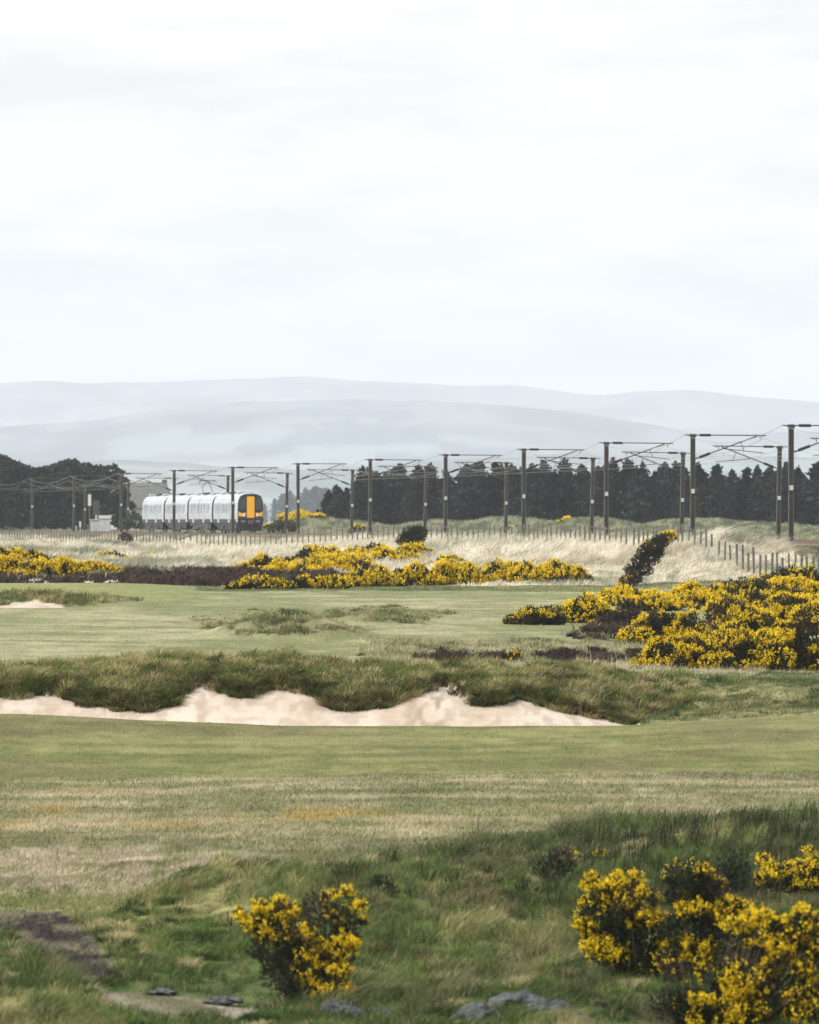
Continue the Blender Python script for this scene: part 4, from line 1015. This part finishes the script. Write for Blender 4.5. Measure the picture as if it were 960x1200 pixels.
def bush(x0, x1, ytop, ybase, fl, label, group=None, d=None, **kw):
    gid[0] += 13
    xc = (x0+x1)/2; D = d or (find_d(xc, ybase, 190 if ybase < 800 else 60)+1.0)
    px = kw.pop('px', max(.02, 1.05*D/F*1.15))
    return gorse('gorse_bush', label, auto_lobes(x0, x1, ytop, ybase, fl, gid[0]), D, gid[0], px, group, **kw)
G1 = 'gorse bushes of the big right-hand bank'
G2 = 'gorse bushes of the middle band'
G3 = 'gorse bushes of the left band'
# big bank at the right (front row first)
bush(752, 850, 744, 785, .9, 'low yellow gorse at the front foot of the big bank, beside pale grass', G1)
bush(835, 915, 726, 787, .75, 'tall gorse at the front of the big bank, yellow over dark stems', G1)
bush(895, 985, 712, 789, .7, 'front gorse of the big bank at the right edge', G1)
bush(740, 830, 712, 758, .85, 'bright gorse on the middle of the bank, left of its dark hollow', G1)
bush(815, 900, 700, 752, .7, 'gorse with dark brown gaps on the middle of the bank', G1)
bush(712, 800, 696, 730, .55, 'mixed brown and yellow gorse under the bright crest of the bank', G1, d=266)
bush(780, 870, 692, 728, .75, 'yellow gorse filling the slope below the brightest crest', G1, d=270)
bush(862, 985, 682, 728, .42, 'broad mixed gorse between the crest and the front at the right edge', G1, d=262)
bush(820, 900, 688, 722, .45, 'dark hollow of gorse right of the centre of the bank', G1, d=268)
bush(660, 740, 698, 722, .6, 'dark patched gorse linking the left tip to the crest', G1, d=274)
bush(885, 990, 690, 745, .75, 'broad gorse high on the bank at the right edge', G1)
bush(598, 662, 706, 733, .62, 'leftmost gorse of the big bank, dark at its left tip', G1)
bush(640, 725, 698, 731, 1.0, 'low bright yellow gorse near the left tip of the big bank', G1)
bush(700, 792, 711, 739, .0, 'dark brown flowerless gorse below the yellow crest of the bank', G1, brown=.9)
bush(700, 790, 686, 712, 1.1, 'long bright yellow gorse along the crest of the bank', G1, d=283)
bush(775, 880, 684, 712, 1.15, 'brightest yellow gorse on the crest, left of the dark hump', G1, d=287)
bush(845, 905, 676, 712, .12, 'dark green hump of gorse on the crest of the bank', G1, d=284)
bush(880, 985, 664, 700, .1, 'dark gorse with thin blossom at the upper right end of the bank', G1, d=297)
bush(880, 985, 676, 712, 1.0, 'yellow gorse streak below the dark upper right end', G1, d=285)
# middle band
bush(500, 575, 656, 686, 1.05, 'yellow gorse in the middle band, just right of its centre gap', G2)
bush(560, 632, 655, 686, 1.1, 'dense yellow gorse in the middle band, second from the right end', G2)
bush(618, 690, 658, 684, 1.0, 'right end gorse of the middle band, against pale marram', G2)
bush(400, 470, 664, 688, .95, 'low yellow gorse at the front of the middle band near the green', G2)
bush(455, 520, 662, 687, .9, 'low gorse in front of the pale grass gap of the middle band', G2)
bush(330, 410, 672, 690, .7, 'thin yellow gorse fringe at the front left of the middle band', G2)
bush(268, 345, 676, 691, .6, 'sparse yellow gorse fringe along the dark heather', G2)
bush(345, 420, 648, 676, .7, 'gorse with brown stems on the left slope of the middle band', G2, d=352)
bush(275, 360, 650, 674, .75, 'yellow gorse at the left end of the middle band', G2, d=354)
bush(400, 470, 634, 664, 1.0, 'yellow gorse on the crown of the middle band, left of the dark shrub', G2, d=366)
bush(455, 515, 636, 656, 1.1, 'yellow gorse on the crown of the middle band, below the dark shrub', G2, d=368)
bush(340, 410, 640, 662, .85, 'yellow gorse rising to the crown of the middle band', G2, d=364)
bush(500, 550, 652, 668, .4, 'dark low gorse between crown and right half of the middle band', G2, d=352)
bush(360, 450, 650, 682, 1.05, 'broad yellow gorse filling the centre of the middle band', G2, d=346)
bush(300, 380, 658, 684, .95, 'yellow gorse in the left centre of the middle band', G2, d=344)
bush(430, 500, 644, 668, 1.0, 'yellow gorse between the crown and the front row of the middle band', G2, d=358)
# left band
bush(-40, 40, 650, 677, 1.1, 'yellow gorse at the left edge above the dark heather', G3)
bush(25, 100, 652, 677, 1.1, 'yellow gorse in the middle of the left band', G3)
bush(80, 140, 657, 675, 1.1, 'right end gorse of the left band beside pale grass', G3)
bush(-40, 60, 642, 658, .8, 'rear gorse of the left band at the left edge', G3, d=368)
bush(112, 150, 646, 658, .6, 'small gorse tuft above the right end of the left band', G3, d=385)
bush(160, 190, 648, 657, .6, 'tiny gorse tuft in the pale grass left of the middle band', G3, d=392)
# beyond the railway
bush(316, 392, 600, 622, .95, 'gorse on the mound right of the train, beyond the railway', 'gorse bushes beyond the railway', d=785, px=.1)
bush(410, 430, 615, 626, .6, 'small gorse between two masts right of the train mound', 'gorse bushes beyond the railway', d=735, px=.1)
bush(645, 685, 608, 624, .75, 'gorse beyond the railway, left of the third near-side mast', 'gorse bushes beyond the railway', d=655, px=.09)
bush(775, 812, 616, 630, .6, 'gorse beyond the railway behind the second near-side mast', 'gorse bushes beyond the railway', d=600, px=.08)
bush(590, 610, 618, 628, .6, 'small gorse beyond the railway left of the fourth near-side mast', 'gorse bushes beyond the railway', d=660, px=.09)
# dark leaning bush on the dune
gorse('gorse_bush', 'dark leaning gorse bush on the dune with a few yellow flowers at both ends',
      [(784, 629, 10, 6, .9), (776, 634, 11, 8, .3), (768, 640, 13, 9, .1), (772, 648, 8, 7, 0), (757, 646, 9, 8, 0), (762, 654, 13, 9, 0), (750, 658, 10, 9, 0), (754, 668, 11, 8, 0), (742, 670, 11, 9, 0), (746, 679, 8, 6, .1), (735, 681, 9, 7, .2), (731, 688, 6, 5, .8)], 317, 801, .035, brown=.6, depth=.6)
gorse('dark_shrub', 'dark wiry shrub standing above the gorse in the middle band', [(484, 628, 13, 12, 0), (476, 633, 12, 8, 0), (492, 626, 9, 11, 0)], 385, 811, .05, cat='shrub', brown=.5, leafc=(.035, .042, .03), spread=.8)
gorse('dark_shrub', 'dark round shrub in the grass below the tail of the train', [(147, 632, 9, 8, 0), (143, 636, 8, 6, 0)], 640, 813, .08, cat='shrub', brown=.6, leafc=(.035, .042, .03))
gorse('dark_shrub', 'olive scrub patch on the mound just right of the train nose', [(336, 618, 14, 8, 0), (322, 620, 8, 5, 0)], 760, 815, .1, cat='shrub', brown=.3, leafc=(.05, .055, .04))
gorse('dark_shrub', 'green bush left of the train tail below the barn', [(160, 612, 12, 9, 0), (148, 614, 8, 7, 0)], 850, 817, .11, cat='shrub', brown=.1, leafc=(.07, .095, .05))
gorse('gorse_bush', 'tiny yellow gorse sprig in the heather strip behind the ridge', [(598, 769, 5, 5, 1.0), (606, 766, 4, 5, 1.0)], 199, 819, .025, depth=.3)

# foreground bushes
def sprays(T_, k=1.02, fl=1.3): return [(x_, y_, r_*k, r_*k, fl) for x_, y_, r_ in T_]
gorse('gorse_bush', 'small near gorse bush left of centre with bright yellow sprays',
      [(372, 1070, 24, 22, 0), (318, 1084, 30, 18, .1), (352, 1108, 32, 22, .1), (385, 1118, 30, 26, .1), (368, 1145, 30, 20, .1), (382, 1168, 32, 14, .1), (405, 1085, 18, 20, .05), (338, 1128, 20, 16, 0), (312, 1112, 26, 20, 0), (330, 1142, 26, 22, 0), (350, 1160, 24, 20, 0)] + sprays(
      [(280,1074,7),(290,1086,8),(302,1066,8),(312,1070,9),(325,1063,10),(338,1072,11),(325,1086,11),(312,1090,7),(304,1098,6),(321,1100,7),(340,1098,7),(359,1096,9),(350,1112,9),(365,1110,11),(378,1118,11),(372,1126,11),(388,1135,10),(402,1137,9),(398,1110,10),(410,1105,10),(417,1103,7),(400,1090,7),(407,1048,7),(421,1064,7),(425,1083,5),(392,1052,5),(380,1054,5),(383,1072,4),(365,1155,10),(357,1168,9),(375,1165,10),(390,1162,10),(405,1162,9),(403,1172,7),(380,1175,8)]),
      None, 901, .017, density=.5, fsize=1.0, flower=1.0, brown=.4, depth=.25)
GF = 'near gorse bushes at the lower right'
gorse('gorse_bush', 'near gorse at the left of the lower right clump, separate yellow sprays', [(715, 1068, 34, 26, .1), (750, 1062, 24, 26, .1), (716, 1108, 30, 28, .1), (757, 1098, 34, 26, 0), (738, 1134, 28, 24, 0), (780, 1130, 36, 26, .05)] + sprays(
      [(690,1040,7),(696,1034,8),(725,1036,11),(716,1050,14),(745,1036,10),(711,1058,9),(745,1057,7),(730,1062,8),(682,1060,5),(757,1080,10),(773,1079,10),(741,1083,7),(690,1090,10),(693,1104,10),(705,1110,12),(716,1116,10),(728,1121,8),(680,1084,7),(780,1105,10),(786,1120,9),(750,1045,8)]), None, 911, .018, GF, density=.7, flower=1.0, brown=.35, depth=.3)
gorse('gorse_bush', 'near gorse in the middle of the lower right clump, tallest and leafy', [(828, 1045, 28, 24, 0), (800, 1044, 24, 26, 0), (845, 1076, 40, 24, .1), (808, 1088, 34, 24, 0), (850, 1108, 38, 26, 0), (805, 1132, 34, 26, .1)] + sprays(
      [(825,1026,9),(830,1035,10),(841,1040,9),(820,1050,12),(832,1051,9),(802,1070,10),(818,1068,12),(835,1065,12),(852,1065,12),(870,1068,10),(845,1075,9),(805,1108,10),(810,1120,11),(826,1118,10),(832,1109,9),(825,1138,12),(835,1146,10),(868,1130,7),(805,1155,8)]), None, 912, .018, GF, density=.7, flower=1.0, brown=.3, depth=.3)
gorse('gorse_bush', 'large near gorse filling the lower right corner', [(905, 1105, 34, 26, .1), (950, 1100, 34, 30, .1), (930, 1140, 44, 30, .1), (870, 1150, 44, 28, .1), (830, 1185, 44, 26, .1), (900, 1188, 48, 28, .1), (960, 1180, 40, 30, .1), (790, 1180, 26, 24, 0)] + sprays(
      [(860,1088,10),(880,1085,12),(895,1080,12),(910,1085,12),(920,1093,9),(890,1118,14),(910,1112,14),(900,1135,14),(925,1120,11),(940,1135,12),(950,1150,12),(942,1096,10),(945,1076,12),(955,1090,9),(960,1112,11),(855,1150,12),(865,1165,12),(845,1160,11),(880,1160,12),(870,1180,12),(890,1185,11),(925,1172,9),(815,1170,9),(825,1185,12),(835,1175,9),(950,1185,12),(930,1191,11),(960,1165,11),(860,1195,11),(815,1198,9),(980,1150,12),(985,1110,12)]), None, 913, .018, GF, density=.7, flower=1.0, brown=.25, depth=.35)
gorse('gorse_bush', 'near gorse spray reaching in from the right edge above the corner bush', [(915, 1034, 24, 14, .1), (945, 1036, 28, 16, .1), (980, 1040, 26, 22, .1)] + sprays(
      [(895,1010,7),(905,1020,9),(893,1030,6),(912,1026,9),(925,1022,9),(940,1020,9),(955,1015,9),(935,1035,8),(950,1030,8),(970,1020,10),(950,998,5),(985,1030,10)]), None, 914, .019, GF, density=.7, flower=1.0, depth=.3)
gorse('gorse_bush', 'tiny gorse sprig standing alone above the lower right clump', [(704, 1003, 6, 5, 1.2), (674, 1003, 4, 4, .8), (690, 1008, 12, 6, 0)], None, 915, .018, density=.7, depth=.15)
gorse('broom_bush', 'dark green flowerless broom in the rough left of the right gorse clump', [(645, 1022, 20, 20, 0), (660, 1008, 16, 14, 0)], None, 916, .02, cat='bush', density=.6, brown=.1, leafc=(.045, .065, .03), depth=.4)
gorse('broom_bush', 'dark green bush right of the small near gorse', [(448, 1040, 18, 16, 0)], None, 917, .02, cat='bush', density=.6, brown=.1, leafc=(.045, .065, .03), depth=.4)
gorse('broom_bush', 'tall dark broom stems behind the near gorse at the right', [(862, 1020, 20, 26, 0), (850, 1036, 24, 22, 0), (800, 1025, 20, 18, .1)], None, 918, .022, cat='bush', density=.6, brown=.1, leafc=(.04, .055, .03), depth=.4)

# ------------------------------------------------------------------ rocks
def rock(xpx, ypx, w, h, d, label, seed):
    r = random.Random(seed)
    import bmesh
    bm = bmesh.new(); bmesh.ops.create_icosphere(bm, subdivisions=3, radius=1)
    sx = w/2/F*d; sz = h/2/F*d
    for v in bm.verts:
        n_ = float(fbm(np.array([v.co.x*2.4+seed]), np.array([v.co.z*2.0+v.co.y*1.6]), seed, 3)[0])
        n_ = round(n_*7)/7*.6+n_*.4
        v.co *= .45+1.1*n_
        v.co = Vector((v.co.x*sx, v.co.y*sx*.8, v.co.z*sz))
    me = bpy.data.meshes.new('rock'); bm.to_mesh(me); bm.free()
    o = link('rock', me, M['rock']); X = (xpx-XC)/F*d
    o.location = (X, d, CZ-(ypx-YH)/F*d); tag(o, label, 'rock', 'grey rocks at the bottom edge')
for i, (x_, y_, w_, h_, lab) in enumerate((
    (395, 1186, 50, 16, 'low grey rock under the small near gorse bush'), (432, 1190, 46, 12, 'flat grey rock just right of the one under the small gorse'),
    (562, 1192, 50, 18, 'leftmost grey rock of the bottom centre outcrop'), (604, 1184, 50, 26, 'largest pale grey rock of the bottom centre outcrop'),
    (645, 1190, 48, 22, 'right-hand grey rock of the bottom centre outcrop'), (676, 1198, 34, 14, 'small rock at the right end of the bottom centre outcrop'),
    (188, 1163, 34, 5, 'small dark rock at the upper edge of the stony path'), (262, 1173, 40, 6, 'mossy dark rock at the right of the stony path'))):
    rock(x_, y_, w_*1.15, h_*1.7, find_d((x_), y_+6)+.1, lab, 40+i)

# ------------------------------------------------------------------ haze
def haze():
    mb = MB().box(-9000, 9000, -300, 27500, CZ-9, CZ+620)
    m = bpy.data.materials.new('haze'); m.use_nodes = True; n = m.node_tree.nodes; n.clear()
    out = n.new('ShaderNodeOutputMaterial'); v = n.new('ShaderNodeVolumePrincipled')
    v.inputs['Color'].default_value = (0.83, 0.895, 1.0, 1); v.inputs['Density'].default_value = 0.000068
    v.inputs['Anisotropy'].default_value = 0.0
    m.node_tree.links.new(v.outputs[0], out.inputs['Volume'])
    o = mb.build('haze', m); tag(o, 'pale haze over the whole landscape', kind='stuff')
haze()
